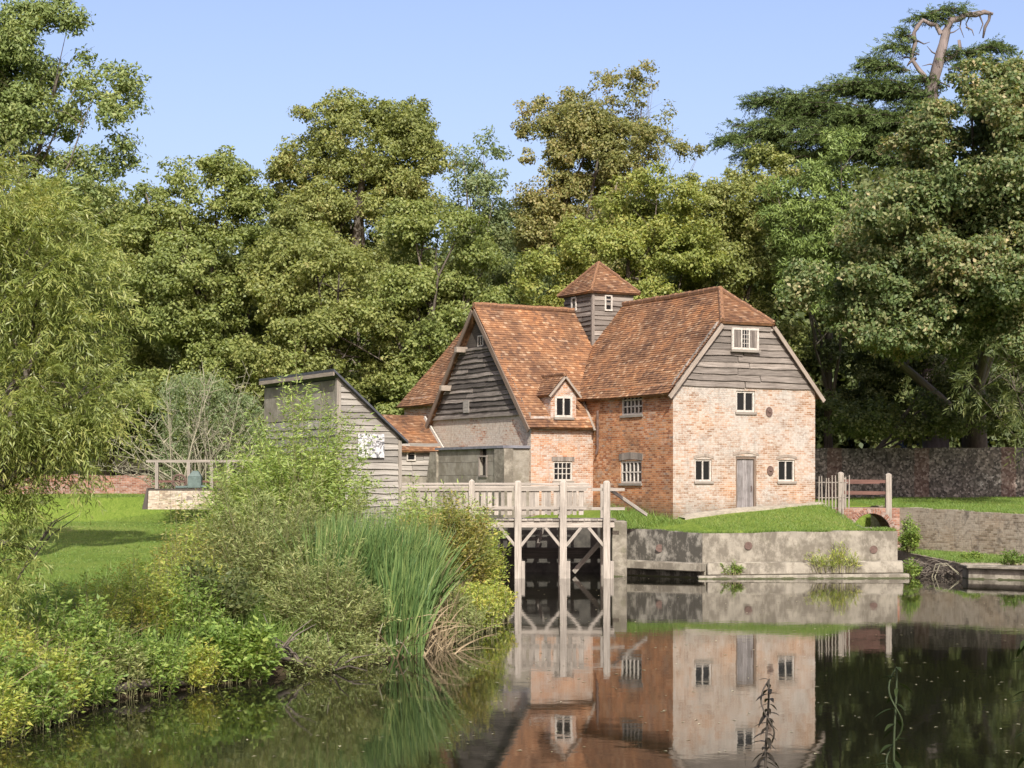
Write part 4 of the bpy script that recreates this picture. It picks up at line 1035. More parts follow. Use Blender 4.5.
def tree(name, label, cat, leafm, d, ell_px, seed, ll=.165, lw=.105, per=76, clump_d=1.25, csize=.30, lobe=.29, nlobe=36, base=None, r0=.35, depth=.9, barkm='bark', group=None, up=.7, rnd=.7, droop=0, zmin=None, nb=16, flat=1.0, spray=0):
    """ell_px: ellipsoids as (px, py, rx, ry[, dd]) on the photograph, put at distance d (+dd)"""
    ells = []
    for e in ell_px:
        dd = e[4] if len(e) > 4 else 0
        c = W(e[0], e[1], d + dd); s = (d + dd) / FPX
        ells.append((c, (e[2] * s, min(e[2], e[3] * 1.3) * s * depth, e[3] * s)))
    C, O = crown_points(ells, nlobe, lobe, clump_d, seed, flat)
    gx, gy = (ells[0][0][0], d) if base is None else base
    gz = float(ground(gx, gy))
    root = empty(name, (gx, gy, gz)); tag(root, label, cat, group)
    if spray: V_, F_ = sprays(C, O, per, spray, ll, lw, seed + 1, gz + .05)
    else: V_, F_ = clump_leaves(C, O, per, csize, ll, lw, seed + 1, up, rnd, droop, zmin if zmin is not None else gz + .1)
    np_mesh('crown', V_, F_, L[leafm], root, (gx, gy, gz))
    r_ = np.random.default_rng(seed + 2)
    tg = C[r_.choice(len(C), nb)] - np.array([gx, gy, gz])
    topp = np.mean([e[0] for e in ells], 0) + np.array([0, 0, ells[0][1][2] * .5]) - np.array([gx, gy, gz])
    limb_mesh((0, 0, -.2), topp, r0, tg, seed, nb).build('trunk', M[barkm], root, smooth=True)
    return root
def shrub(name, label, cat, leafm, x, y, rx, ry, h, seed, nst=90, per=34, ll=.09, lw=.025, lean=.35, stemm='shoot', sr=.008, z=None, droop=.2, spread=.5, part='foliage', lowfill=.15, group=None, top=None):
    r_ = np.random.default_rng(seed)
    gz = float(ground(x, y)) if z is None else z
    a = r_.uniform(0, 2 * np.pi, nst); k = np.sqrt(r_.uniform(0, 1, nst))
    bx, by = x + rx * spread * k * np.cos(a), y + ry * spread * k * np.sin(a)
    bz = np.maximum(ground(bx, by), -.1) if z is None else np.full(nst, z)
    tx, ty = x + rx * k * np.cos(a) + r_.normal(size=nst) * lean * .4, y + ry * k * np.sin(a) + r_.normal(size=nst) * lean * .4
    hh = h * np.sqrt(np.clip(1 - (k * .92) ** 2.2, .05, 1)) * r_.uniform(.55, 1.12, nst) * (1 + .16 * np.sin(a * 3 + seed) + .12 * np.sin(k * 9 + seed))
    base = np.stack([bx, by, bz], 1); tip = np.stack([tx, ty, gz + hh], 1)
    mb = MB(); o = np.array([x, y, gz])
    mid = (base + tip) / 2 + np.stack([(tx - bx) * -.12, (ty - by) * -.12, hh * .08], 1)
    for i in range(nst):
        mb.tube([base[i] - o, mid[i] - o, tip[i] - o], [sr * 1.5, sr, sr * .4], 4, False)
    root = empty(name, tuple(o)); tag(root, label, cat, group)
    mb.build('stem', M[stemm], root)
    t = r_.uniform(lowfill, 1.0, (nst, per)); t = t ** .8
    P0, P1, P2_ = base[:, None], mid[:, None], tip[:, None]; T = t[..., None]
    p = (1 - T) ** 2 * P0 + 2 * T * (1 - T) * (P1 * 2 - (P0 + P2_) / 2) + T ** 2 * P2_
    tan = unit(2 * (1 - T) * ((P1 * 2 - (P0 + P2_) / 2) - P0) + 2 * T * (P2_ - (P1 * 2 - (P0 + P2_) / 2)))
    p = p.reshape(-1, 3); tan = tan.reshape(-1, 3); n_ = len(p)
    side = unit(r_.normal(size=(n_, 3)) * np.array([1, 1, .4]))
    d = unit(tan * .5 + side * .9 + np.array([0, 0, -droop]))
    p = p + side * r_.uniform(0, .16, (n_, 1)) * min(1, h / 2)
    nrm = unit(np.array([0, 0, .8]) + r_.normal(size=(n_, 3)) * .6 + side * .2)
    sz = r_.uniform(.6, 1.4, n_)
    V_, F_ = leaves(p, d, nrm, ll * sz, lw * sz)
    np_mesh(part, V_, F_, L[leafm], root, o)
    return root

# ------------------------------------------------------------------ trees behind
tree('sycamore_tree', 'olive round headed tree left of the tallest spreading tree, small leafy tip at the top', 'tree', 'green', 88, [(212, 200, 58, 48), (185, 285, 85, 75), (225, 170, 28, 22), (150, 215, 40, 36), (245, 240, 50, 60), (200, 390, 80, 70)], 101, r0=.5)
tree('sycamore_tree', 'dark leafy tree behind the yellow willow at the lawn edge', 'tree', 'green', 92, [(105, 235, 70, 65), (85, 330, 80, 80), (120, 405, 90, 55)], 102, r0=.5)
tree('oak_tree', 'tall spreading tree with browning crown above the grey shed', 'tree', 'olive', 101, [(362, 138, 78, 44), (405, 175, 55, 62), (320, 190, 58, 46), (298, 160, 32, 24), (400, 125, 40, 28), (330, 118, 34, 24), (360, 230, 90, 60), (360, 330, 90, 90)], 103, r0=.7)
tree('hazel_tree', 'bright mid green tree rising just left of the barn gable', 'tree', 'green', 87, [(430, 255, 66, 62), (405, 330, 70, 65), (460, 320, 45, 80), (430, 410, 60, 60), (395, 225, 32, 30)], 104, r0=.4)
tree('lime_tree', 'olive green tree directly behind the grey shed roof', 'tree', 'olive', 86, [(320, 285, 66, 66), (350, 350, 70, 60), (285, 350, 55, 60), (320, 430, 80, 50), (280, 275, 36, 36)], 105, r0=.4)
tree('ash_tree', 'thin blue green ash showing sky between two spreading crowns', 'tree', 'bluegreen', 106, [(476, 150, 26, 26), (482, 190, 32, 38), (462, 205, 30, 40), (492, 245, 32, 46), (470, 260, 30, 40)], 106, per=26, clump_d=1.3, r0=.25, ll=.24, lw=.1)
tree('plane_tree', 'tall tree with brownish leaves rising behind the cupola', 'tree', 'brown', 102, [(572, 128, 50, 42), (545, 175, 38, 60), (605, 160, 56, 50), (590, 240, 70, 70), (535, 120, 24, 28), (580, 350, 80, 80)], 107, r0=.6)
tree('plane_tree', 'sparse dying treetop with thin brown leaves against the sky, highest above the cupola', 'tree', 'brown', 104, [(622, 88, 34, 24), (640, 118, 40, 28), (662, 150, 38, 18), (600, 105, 32, 30), (640, 70, 14, 12), (690, 150, 16, 10)], 108, per=26, clump_d=1.1, csize=.24, r0=.12, ll=.18, lw=.10, base=(6.2, 104), nb=40)
tree('maple_tree', 'bright yellow green domed tree right behind the mill roof', 'tree', 'yellowgreen', 91, [(645, 212, 56, 42), (600, 255, 62, 42), (672, 260, 52, 46), (560, 280, 55, 35), (640, 330, 80, 60)], 109, r0=.4)
tree('hornbeam_tree', 'grey olive tree between the yellow domed tree and the cedar', 'tree', 'olive', 94, [(738, 200, 46, 36), (712, 250, 50, 60), (765, 255, 50, 70), (745, 350, 70, 70), (775, 185, 40, 36), (700, 205, 30, 40)], 110, r0=.4)
tree('yew_tree', 'upright bright green conifer beneath the cedar branches', 'tree', 'yew', 90, [(838, 160, 32, 40), (828, 215, 44, 56), (850, 265, 40, 46), (800, 215, 36, 56), (810, 280, 40, 50)], 111, ll=.24, lw=.06, per=70, clump_d=1.6, r0=.3, up=.3, base=(17.3, 98))
tree('chestnut_tree', 'massive dark tree with creamy browned leaves at the right edge', 'tree', 'chestnut', 80, [(975, 150, 75, 80), (1030, 115, 60, 60), (905, 235, 70, 68), (985, 255, 80, 76), (930, 165, 42, 52), (1050, 230, 90, 100), (840, 295, 60, 36), (900, 320, 66, 40), (1000, 335, 66, 42)], 112, r0=.8, base=(25, 96.5), depth=1.35, lobe=.29, nlobe=34, ll=.18, lw=.12, per=70)
tree('elm_tree', 'dark shaded tree overhanging the flint wall behind the mill', 'tree', 'dark', 95, [(850, 365, 50, 60), (930, 370, 70, 65), (1010, 380, 60, 60), (870, 415, 60, 28, -8), (970, 412, 80, 22, -8), (1060, 400, 60, 50)], 113, r0=.2, nb=8, base=(17.5, 97))
tree('bamboo_willow', 'long leaved willow hanging over the flint wall at the right edge', 'tree', 'dark', 78, [(1000, 385, 45, 24), (1015, 415, 36, 22), (990, 350, 25, 16), (1040, 390, 40, 45)], 114, spray=.9, clump_d=2.0, ll=.30, lw=.05, per=16, csize=.4, r0=.12, droop=.5, base=(25.5, 84))
tree('holly_tree', 'dark undergrowth tree filling the gap between shed and barn', 'tree', 'green', 93, [(390, 370, 60, 60), (300, 410, 60, 50), (480, 330, 50, 60), (250, 330, 50, 70)], 115, r0=.3)
tree('hazel_tree', 'dark leafy tree behind the cupola', 'tree', 'dark', 97, [(520, 280, 50, 60), (700, 330, 60, 60), (560, 320, 60, 50), (790, 380, 50, 60)], 116, r0=.3)
tree('laurel_bush', 'dark evergreen mass at the back of the left lawn', 'shrub', 'dark', 90, [(60, 420, 70, 50), (150, 420, 70, 48), (20, 380, 60, 70)], 117, r0=.25)
# the wood behind
r_ = np.random.default_rng(77); C_, O_ = [], []
for i in range(46):
    px = -150 + i * 29; d_ = r_.uniform(120, 140); top_ = 215 - 20 * math.sin(i * .9) - (50 if 760 < px < 900 else 0)
    c = W(px, (top_ + 470) / 2, d_); rad = np.array([3.4, 3, (470 - top_) / 2 / FPX * d_])
    a, b2 = crown_points([(c, rad)], 20, .36, .7, 500 + i); C_.append(a); O_.append(b2)
V_, F_ = clump_leaves(np.concatenate(C_), np.concatenate(O_), 12, .5, .5, .36, 9)
tag(np_mesh('woodland', V_, F_, L['dark']), 'dense dark woodland beyond the trees around the mill', 'woodland', kind='stuff')

# cedar: flat plates of needles on level boughs, dead bleached top
cdr = empty('cedar_tree', (19.0, 96, float(ground(19.0, 96)))); tag(cdr, 'dark cedar with flat layered boughs and a bleached dead top', 'tree')
co = np.array(cdr.location); r_ = np.random.default_rng(31); C_, O_ = [], []; bough = MB()
trunk_x = W(938, 80, 96)
for (px, py, rx, ry) in [(858, 92, 50, 7), (800, 104, 44, 7), (768, 102, 24, 4), (757, 136, 36, 6), (800, 126, 56, 8), (733, 141, 18, 3), (888, 68, 30, 6), (872, 66, 16, 4), (900, 52, 22, 6), (948, 13, 20, 3), (952, 58, 16, 5), (985, 50, 26, 7), (840, 112, 56, 8), (900, 92, 40, 8), (975, 65, 28, 8), (880, 122, 56, 8), (930, 84, 24, 7), (770, 152, 40, 6), (905, 40, 14, 4), (850, 140, 70, 8), (800, 158, 50, 7), (900, 130, 60, 9), (870, 158, 60, 8), (930, 108, 40, 8), (936, 19, 22, 4)]:
    s_ = 96 / FPX; side_ = 1 if px > 940 else -1
    for k in range(max(4, int(rx / 5))):
        dd = r_.uniform(-1, 1) * rx * s_ * .6
        st = W(px - side_ * rx * r_.uniform(.3, 1.0), py + ry * .5, 96) + np.array([0, dd * .3, 0])
        tip = W(px + side_ * rx * r_.uniform(.3, 1.08), py + r_.normal() * ry * .55, 96) + np.array([0, dd, 0])
        nn = max(8, int(np.linalg.norm(tip - st) * 11)); t = np.linspace(0, 1, nn)[:, None]
        q = st + (tip - st) * t + np.array([0, 0, 1]) * (.35 * np.sin(t * np.pi)) + r_.normal(size=(nn, 3)) * np.array([.1, .14, .07])
        ax = unit(tip - st); perp = np.array([-ax[1], ax[0], 0])
        C_ += [q, q + r_.normal(size=(nn, 3)) * .12]; O_.append(ax * .5 - perp * np.where(np.arange(nn) % 2, 1, -1)[:, None] * r_.uniform(.2, 1.1, (nn, 1))); O_.append(ax * .75 + perp * np.where(np.arange(nn) % 2, 1, -1)[:, None] * r_.uniform(.2, 1.1, (nn, 1)))
        bough.tube([Vector(st - co), Vector((st + tip) / 2 - co + np.array([0, 0, .3])), Vector(tip - co)], [.05, .035, .012], 4)
V_, F_ = sprays(np.concatenate(C_), np.concatenate(O_), 18, .62, .15, .042, 32, 0, (.0, .35), .2)
np_mesh('crown', V_, F_, L['cedar'], cdr, co)
bough.build('bough', M['bark'], cdr)['kind'] = 'stuff'
tk = MB(); PX = lambda pts, dd=0: [Vector(W(a, b2, 96 + dd) - co) for a, b2 in pts]
tk.tube([Vector((trunk_x[0] - co[0], 0, -.2))] + PX([(930, 300), (931, 160), (931, 90), (937, 68), (941, 52), (944, 38)]), [.75, .6, .45, .36, .30, .27, .18], 10)
tk.tube(PX([(942, 50), (946, 32), (951, 20), (959, 19), (966, 14), (976, 15), (984, 12), (993, 14)]), [.25, .24, .22, .17, .18, .14, .14, .07], 8)
tk.tube(PX([(990, 13), (989, 20), (985, 27), (983, 38)]), [.11, .08, .09, .05], 6)
tk.tube(PX([(972, 14), (980, 11)]), [.1, .04], 5)
tk.tube(PX([(941, 34), (936, 25), (930, 24), (923, 20), (917, 27), (914, 33), (915, 44), (911, 58), (919, 70), (924, 75), (929, 86)]), [.14, .12, .13, .11, .13, .11, .12, .10, .13, .12, .16], 7)
tk.tube(PX([(916, 58), (910, 62), (907, 66)]), [.1, .08, .03], 5)
tk.tube(PX([(945, 60), (955, 55), (960, 48), (959, 40)]), [.13, .12, .11, .08], 6)
for a, b3, c3 in (((962, 16), (960, 27), (964, 38)), ((970, 15), (966, 24), (969, 31)), ((979, 14), (983, 24), (979, 34)), ((966, 27), (972, 30), (974, 36)), ((916, 40), (924, 44), (930, 42)), ((912, 58), (905, 57), (899, 60)), ((915, 33), (909, 36), (905, 42)), ((940, 56), (932, 52), (927, 46)), ((938, 66), (930, 64), (922, 66)), ((946, 34), (954, 32), (960, 28))):
    tk.tube(PX([a, b3, c3]), [.055, .038, .012], 5)
tk.build('trunk', M['deadcedar'], cdr, smooth=True)

# ------------------------------------------------------------------ left side trees
tree('ash_tree', 'tall airy ash with sky showing through its crown at the left edge', 'tree', 'ashleaf', 42, [(40, 45, 66, 50), (98, 95, 44, 46), (15, 120, 62, 60), (70, 18, 34, 22), (100, 150, 40, 32), (40, 185, 70, 40), (-40, 80, 80, 90), (122, 108, 24, 34)], 121, ll=.11, lw=.048, per=52, clump_d=6.5, csize=.17, lobe=.27, nlobe=70, r0=.14, base=(-13.2, 42), nb=26, depth=.9)
tree('willow_tree', 'yellow green willow with drooping narrow leaves at the left bank', 'tree', 'willow', 27, [(20, 265, 82, 75), (62, 320, 66, 70), (5, 400, 85, 80), (75, 395, 52, 56), (-20, 210, 70, 60), (40, 460, 60, 45), (-30, 520, 70, 60), (100, 280, 28, 48), (0, 570, 44, 50), (40, 215, 50, 40), (90, 440, 36, 26)], 122, spray=.55, ll=.115, lw=.02, per=18, clump_d=27, csize=.13, lobe=.26, nlobe=150, r0=.16, base=(-8.6, 27), droop=.45, rnd=1.2, nb=16)
# arching bare shrub and its pale green neighbour
bs = empty('willow_shrub', (-14.0, 73.5, 2.35)); tag(bs, 'pale bare branched shrub arching beside the dark shrubs on the lawn', 'shrub')
mb = MB(); r2 = random.Random(8)
for k in range(60):
    a = r2.uniform(-1.3, .9); l_ = r2.uniform(2.8, 5.6); up_ = math.cos(a) * l_ * 1.05
    p0 = Vector((r2.uniform(.3, 2.6), r2.uniform(-1.6, -.5), 0)); p3 = p0 + Vector((math.sin(a) * l_ * .9, r2.uniform(-1, 1), max(1.2, up_)))
    p1 = p0.lerp(p3, .35) + Vector((0, 0, .5)); p2 = p0.lerp(p3, .7) + Vector((0, 0, .45))
    mb.tube([p0, p1, p2, p3], [.028, .021, .014, .006], 5)
    for j in range(9):
        s = (p1.lerp(p2, r2.random()) if r2.random() < .5 else p2.lerp(p3, r2.random())); e_ = s + Vector((r2.uniform(-.6, .6), r2.uniform(-.5, .5), r2.uniform(-.1, .8))); mb.tube([s, e_], [.014, .005], 4)
mb.build('branch', M['palebark'], bs)
C_ = np.array([(r2.uniform(-.5, 4.2), r2.uniform(-1.2, 2.4), r2.uniform(.5, 5.4)) for _ in range(820)]) + np.array(bs.location)
C_ = C_[(C_[:, 2] - 2.4) < 5.6 - .55 * np.abs(C_[:, 0] + 13)]
V_, F_ = clump_leaves(C_, np.tile([0, -.4, .6], (len(C_), 1)), 26, .25, .16, .05, 41, .5, .8)
np_mesh('foliage', V_, F_, L['bluegreen'], bs, np.array(bs.location))

# ------------------------------------------------------------------ bank plants
shrub('willow_bush', 'large yellow green willow bush in front of the grey shed', 'bush', 'sallow', -5.3, 45, 2.05, 1.8, 4.1, 201, 230, 120, .13, .034, .45, spread=.35)
shrub('willow_bush', 'lower olive willow bush to the left of the big one by the shed', 'bush', 'sallow', -7.1, 46.5, 1.2, 1.2, 2.6, 202, 110, 60, .13, .034, .4)
shrub('willow_bush', 'low willow bush spreading towards the footbridge palisade', 'bush', 'sallow', -2.4, 49, 2.2, 1.4, 1.9, 203, 130, 60, .13, .034, .4)
shrub('osier_scrub', 'grey olive osier thicket above the waterline left of the reeds', 'bush', 'scrub', -5.0, 36.6, 1.8, 2.2, 2.3, 204, 330, 60, .12, .022, .4, droop=.0, sr=.006)
shrub('osier_scrub', 'olive osier thicket overhanging the water in front of the reeds', 'bush', 'scrub', -3.55, 33.9, 1.3, 1.2, 1.45, 205, 260, 55, .11, .02, .35, droop=.1, sr=.006)
shrub('osier_scrub', 'tall olive shoots behind the reeds below the willow bush', 'bush', 'scrub', -3.8, 40, 2.3, 1.6, 1.9, 206, 240, 55, .12, .024, .35, sr=.006)
shrub('goldenrod', 'yellowing tall herbs at the edge of the lawn beside the osier thicket', 'plant', 'golden', -6.4, 35.6, .7, 1.0, 1.95, 207, 130, 46, .08, .022, .15, spread=.95, sr=.004)
shrub('goldenrod', 'slender yellow green herbs in front of the yellowing ones by the lawn', 'plant', 'herb', -6.1, 33.6, .75, .9, 1.6, 231, 150, 42, .08, .022, .15, spread=.95, sr=.004)
shrub('goldenrod', 'bright yellow green herbs on the bank nearest the lawn centre', 'plant', 'herb', -6.5, 31.6, .8, .9, 1.25, 208, 170, 42, .08, .024, .15, spread=.95, sr=.004)
shrub('goldenrod', 'lush green herbs left of the bramble, above the nettle clump', 'plant', 'nettle', -5.7, 31.7, .6, .7, 1.2, 232, 110, 42, .085, .03, .2, spread=.9, sr=.004)
shrub('goldenrod', 'scattered tall seeding stems standing up before the lawn', 'plant', 'herb', -7.1, 32.0, .9, 1.0, 1.0, 233, 50, 30, .07, .018, .15, spread=1, sr=.004, lowfill=.4)
shrub('nettle_clump', 'fresh green nettle clump hanging over the water beneath the osiers', 'plant', 'nettle', -4.75, 30.35, .85, .55, .85, 209, 170, 40, .11, .055, .2, spread=.6, sr=.004)
shrub('nettle_clump', 'low bright green weeds at the waterline in the bottom left corner', 'plant', 'nettle', -7.35, 24.6, .9, 1.0, .75, 210, 170, 40, .08, .04, .2, spread=.8, sr=.004)
shrub('nettle_clump', 'leafy dark green herbs in the middle of the left bank', 'plant', 'nettle', -6.75, 28.3, .75, 1.2, .95, 211, 200, 42, .085, .032, .2, spread=.8, sr=.004)
shrub('nettle_clump', 'green weeds between the willow trunk and the lawn', 'plant', 'nettle', -8.1, 30.5, 1.3, 1.6, .8, 212, 220, 40, .085, .03, .2, spread=.9, sr=.004)
shrub('bramble_bush', 'dark bramble between the nettles and the osier thicket', 'bush', 'dark', -5.5, 32.8, .9, .9, 1.35, 213, 120, 46, .1, .05, .3, sr=.006)
shrub('spindle_bush', 'golden yellow bush at the near end of the footbridge', 'bush', 'golden', -1.3, 43.8, .85, .9, 2.2, 214, 220, 60, .10, .036, .3, spread=.5)
shrub('spindle_bush', 'yellow green bush beside the golden one, nearer the bridge posts', 'bush', 'herb', -.95, 45, .8, .9, 1.75, 215, 190, 52, .10, .034, .3, spread=.6)
shrub('loosestrife', 'reddish brown seeding herbs between reeds and golden bush', 'plant', 'golden', -2.3, 42.8, .8, .8, 1.6, 216, 130, 40, .09, .022, .2, spread=.8)
shrub('water_mint', 'low green creeping plants spilling over the water below the golden bush', 'plant', 'herb', -.75, 44, .8, 1.6, .55, 217, 190, 34, .09, .04, .2, spread=.9)
shrub('ragwort', 'weeds sprouting from the concrete ledge under the long wall', 'plant', 'herb', 11.2, 62.3, 1.05, .15, .95, 218, 46, 15, .17, .022, .25, z=.2, spread=.8, droop=-.5)
shrub('ragwort', 'small weed on the ledge near the corner of the island wall', 'plant', 'nettle', 7.6, 62.1, .35, .12, .45, 219, 24, 20, .09, .03, .15, z=.12, spread=.8)
shrub('ivy_bush', 'dark green ivy clump beside the arched bridge', 'bush', 'nettle', 15.5, 70.2, .35, .9, 1.2, 220, 60, 40, .1, .06, .2, z=.6)
shrub('ivy_bush', 'fern like weeds at the channel mouth beside the island corner', 'bush', 'nettle', 13.95, 62.9, .35, .3, .55, 221, 40, 30, .1, .04, .2, z=.0)
shrub('dock_plant', 'weeds on the quay against the mossy wall', 'plant', 'grass', 17.3, 62.0, .5, .3, .45, 222, 40, 24, .12, .035, .2, z=.47)
shrub('dock_plant', 'small green weeds along the dark masonry ledge', 'plant', 'nettle', 16.4, 64.5, .5, .8, .3, 223, 50, 24, .1, .04, .2, z=.5)
edge = [(-6.98, 22.2, 'nettle', .5, .7), (-6.75, 23.6, 'herb', .45, .6), (-6.6, 24.9, 'nettle', .5, .75), (-6.55, 25.9, 'herb', .4, .8), (-6.4, 27.0, 'nettle', .45, .6), (-6.2, 28.3, 'scrub', .5, .7), (-5.75, 28.9, 'nettle', .5, .65), (-5.2, 29.6, 'herb', .45, .55), (-3.6, 32.0, 'scrub', .6, .7), (-2.9, 33.2, 'scrub', .6, .8), (-7.5, 26.4, 'herb', .7, 1.1), (-7.6, 28.5, 'nettle', .7, 1.0), (-7.0, 30.0, 'herb', .6, 1.15), (-7.9, 23.6, 'nettle', .6, .9)]
words_ = ['broad leaved weeds at the bottom left corner, lowest in the picture', 'yellow green weeds second along the waterline from the bottom left', 'fresh green weeds below the drooping willow sprays', 'pale herbs beside the dry stems under the willow', 'green weeds just left of the grey log', 'olive sprigs growing over the grey log', 'green weeds just right of the grey log', 'yellow green weeds between the log and the nettle clump', 'olive sprigs trailing over the tangle of roots', 'olive sprigs trailing in the water left of the reeds', 'taller pale herbs behind the waterline weeds under the willow', 'green herbs at the lawn edge below the willow', 'tall yellow green herbs against the lawn', 'rank green weeds at the left edge beneath the willow']
for i, ((x_, y_, lm, r_e, h_e), wd) in enumerate(zip(edge, words_)):
    shrub('bank_weed', wd, 'plant', lm, x_, y_, r_e, r_e * 1.3, h_e, 240 + i, 90, 34, .085, .036 if lm == 'nettle' else .026, .25, spread=.75, sr=.004, group='weeds along the left bank')
# reeds
def reed(name, label, leafm, n_, xr, yr, zr_, hr, wid, lean, seed, bend=.25, bank=None, land=False):
    r_ = np.random.default_rng(seed); x_ = r_.uniform(*xr, n_); y_ = r_.uniform(*yr, n_)
    if bank is not None: y_ = y_ + (x_ - np.mean(xr)) * bank
    if land:
        k_ = pond_sd(x_, y_)[0] > .15; x_, y_ = x_[k_], y_[k_]; n_ = len(x_)
    z_ = np.maximum(ground(x_, y_), -.15)
    h_ = r_.uniform(*hr, n_); b_ = np.stack([x_, y_, z_], 1)
    tp = b_ + np.stack([r_.normal(size=n_) * lean + lean * .3, r_.normal(size=n_) * lean, h_], 1)
    V_, F_ = blades(b_, tp, r_.uniform(.6, 1.4, n_) * wid, r_.uniform(0, bend, n_), 4)
    return tag(np_mesh(name, V_, F_, L[leafm]), label, 'reeds', kind='stuff')
shrub('water_mint', 'yellow green creeping weeds at the foot of the golden bush, left of the bridge posts', 'plant', 'herb', -.95, 41.2, .7, 1.5, .6, 230, 190, 34, .09, .036, .2, spread=.9)
shrub('water_mint', 'pale weeds between the straw coloured reeds and the golden bush', 'plant', 'scrub', -1.35, 38.6, .7, 1.4, .75, 231, 170, 34, .09, .03, .2, spread=.9)
reed('reed_bed', 'stand of tall blue green reeds at the water edge left of the bridge', 'reed', 3000, (-4.0, -1.75), (36.0, 38.4), 0, (1.1, 2.25), .045, .34, 301, .35, .7)
reed('reed_bed', 'thin front fringe of green reeds rising straight from the water', 'reed', 420, (-2.45, -1.75), (34.4, 35.8), 0, (1.2, 2.0), .045, .2, 302, .3, .6)
reed('dry_reeds', 'straw coloured broken reeds at the foot of the green reeds', 'deadreed', 260, (-2.9, -1.2), (34.4, 36.6), 0, (.3, .9), .026, .4, 303, .6, .9)
reed('dry_reeds', 'yellowing reed blades bent over beside the golden bush', 'deadreed', 110, (-1.9, -1.3), (37, 39), 0, (.9, 1.7), .024, .35, 304, .6)
reed('sedge', 'long grass and sedge clothing the left bank', 'grass', 16000, (-9.2, -2.0), (23, 41), 0, (.25, .7), .016, .16, 305, .4, land=True)
reed('dry_grass', 'tangled dry stems on the bank beneath the willow', 'deadreed', 900, (-7.9, -6.6), (24, 31), 0, (.3, .95), .012, .35, 306, .6, land=True)
# grass
def lawn(name, label, n_, xr, yr, hr, wid, seed, ok):
    r_ = np.random.default_rng(seed); x_ = r_.uniform(*xr, n_); y_ = r_.uniform(*yr, n_)
    sd, wl2 = pond_sd(x_, y_); k = (sd > .45) & ok(x_, y_); x_, y_ = x_[k], y_[k]; n2 = len(x_)
    b_ = np.stack([x_, y_, ground(x_, y_) - .01], 1); h_ = r_.uniform(*hr, n2)
    tp = b_ + np.stack([r_.normal(size=n2) * h_ * .35, r_.normal(size=n2) * h_ * .35, h_], 1)
    V_, F_ = blades(b_, tp, r_.uniform(.7, 1.3, n2) * wid, r_.uniform(0, .4, n2), 2)
    return tag(np_mesh(name, V_, F_, L['grass']), label, 'grass', kind='stuff')
def mloc(x, y):
    dx, dy = x - MILL0[0], y - MILL0[1]; return dx * math.cos(AL) + dy * math.sin(AL), -dx * math.sin(AL) + dy * math.cos(AL)
def out_mill(x, y):
    a, b2 = mloc(x, y); return ~((a > -.05) & (b2 > -.75 + .0 * a) & (a < 11)) & (a > -3 * (b2 > 5))
lawn('island_grass', 'short grass on the slope between the long wall and the mill', 42000, (3.6, 15), (62.7, 72), (.04, .13), .014, 401, out_mill)
lawn('lawn_grass', 'bright mown grass on the lawn above the mossy wall', 26000, (15.4, 30), (62, 90), (.04, .12), .02, 402, lambda x, y: x > 15.8)
lawn('lawn_grass', 'bright mown grass on the left lawn', 60000, (-20, -3), (36, 84), (.03, .09), .018, 403, lambda x, y: x > -.36 * y + -1)
def wall_tufts(label, pts, ztop, dens, seed):
    r_ = np.random.default_rng(seed); B_, T_ = [], []
    for (a, b, za, zb_) in zip(pts[:-1], pts[1:], ztop[:-1], ztop[1:]):
        a, b = np.array(a), np.array(b); e = b - a; l_ = np.hypot(*e); nn = int(l_ * dens); t = r_.uniform(0, 1, nn)
        t = t[(np.sin(t * l_ * 3.1) + np.sin(t * l_ * 7.3 + 1) + r_.normal(size=nn) * .8) > -.3]; nn = len(t)
        nrm = np.array([-e[1], e[0]]) / l_; off = r_.uniform(.04, .62, nn) ** 1.0
        xy = a + e * t[:, None] + nrm * off[:, None]; z_ = za + (zb_ - za) * t - .02
        h_ = r_.uniform(.05, .17, nn); lean = -nrm * (r_.uniform(0, .9, nn) * h_ * (off < .25))[:, None] + r_.normal(size=(nn, 2)) * .03
        b0 = np.column_stack([xy, z_]); B_.append(b0); T_.append(b0 + np.column_stack([lean, h_]))
    B_, T_ = np.concatenate(B_), np.concatenate(T_); V_, F_ = blades(B_, T_, r_.uniform(.01, .022, len(B_)), r_.uniform(0, .6, len(B_)), 2)
    return tag(np_mesh('verge_grass', V_, F_, L['grass']), label, 'grass', kind='stuff')
wall_tufts('ragged grass along the top edge of the island walls', [(4.03, 64.35), (6.59, 62.42), (10, 62.55), (13.45, 62.8), (13.62, 66)], [1.68, 1.53, 1.60, 1.63, 1.6], 420, 411)
wall_tufts('ragged grass along the top edge of the mossy wall', [(15.3, 76.8), (15.45, 73), (18.75, 66), (21.5, 61)], [2.3, 2.28, 2.16, 2.12], 300, 412)
def ledge_ok(x, y): return (x > 15.4) & (x < 17.6)
r_ = np.random.default_rng(409); x_ = r_.uniform(15.4, 19.5, 16000); y_ = r_.uniform(62.9, 72.5, 16000); wx = 15.45 + (73 - y_) * .47; lx = 15.34 + (73 - y_) * .032
k = (x_ < wx) & (x_ > lx); x_, y_ = x_[k], y_[k]; z_ = .5 + (y_ - 62.8) * .0098; h_ = r_.uniform(.05, .16, len(x_)); b_ = np.stack([x_, y_, z_], 1)
V_, F_ = blades(b_, b_ + np.stack([r_.normal(size=len(x_)) * .05, r_.normal(size=len(x_)) * .05, h_], 1), np.full(len(x_), .02), r_.uniform(0, .4, len(x_)), 2)
tag(np_mesh('ledge_grass', V_, F_, L['grass']), 'weedy grass growing along the top of the dark masonry ledge', 'grass', kind='stuff')
lawn('rough_grass', 'longer grass tufts at the foot of the mill side wall', 3500, (3.7, 6.2), (64.5, 70.5), (.1, .4), .016, 404, lambda x, y: mloc(x, y)[0] < -.03)

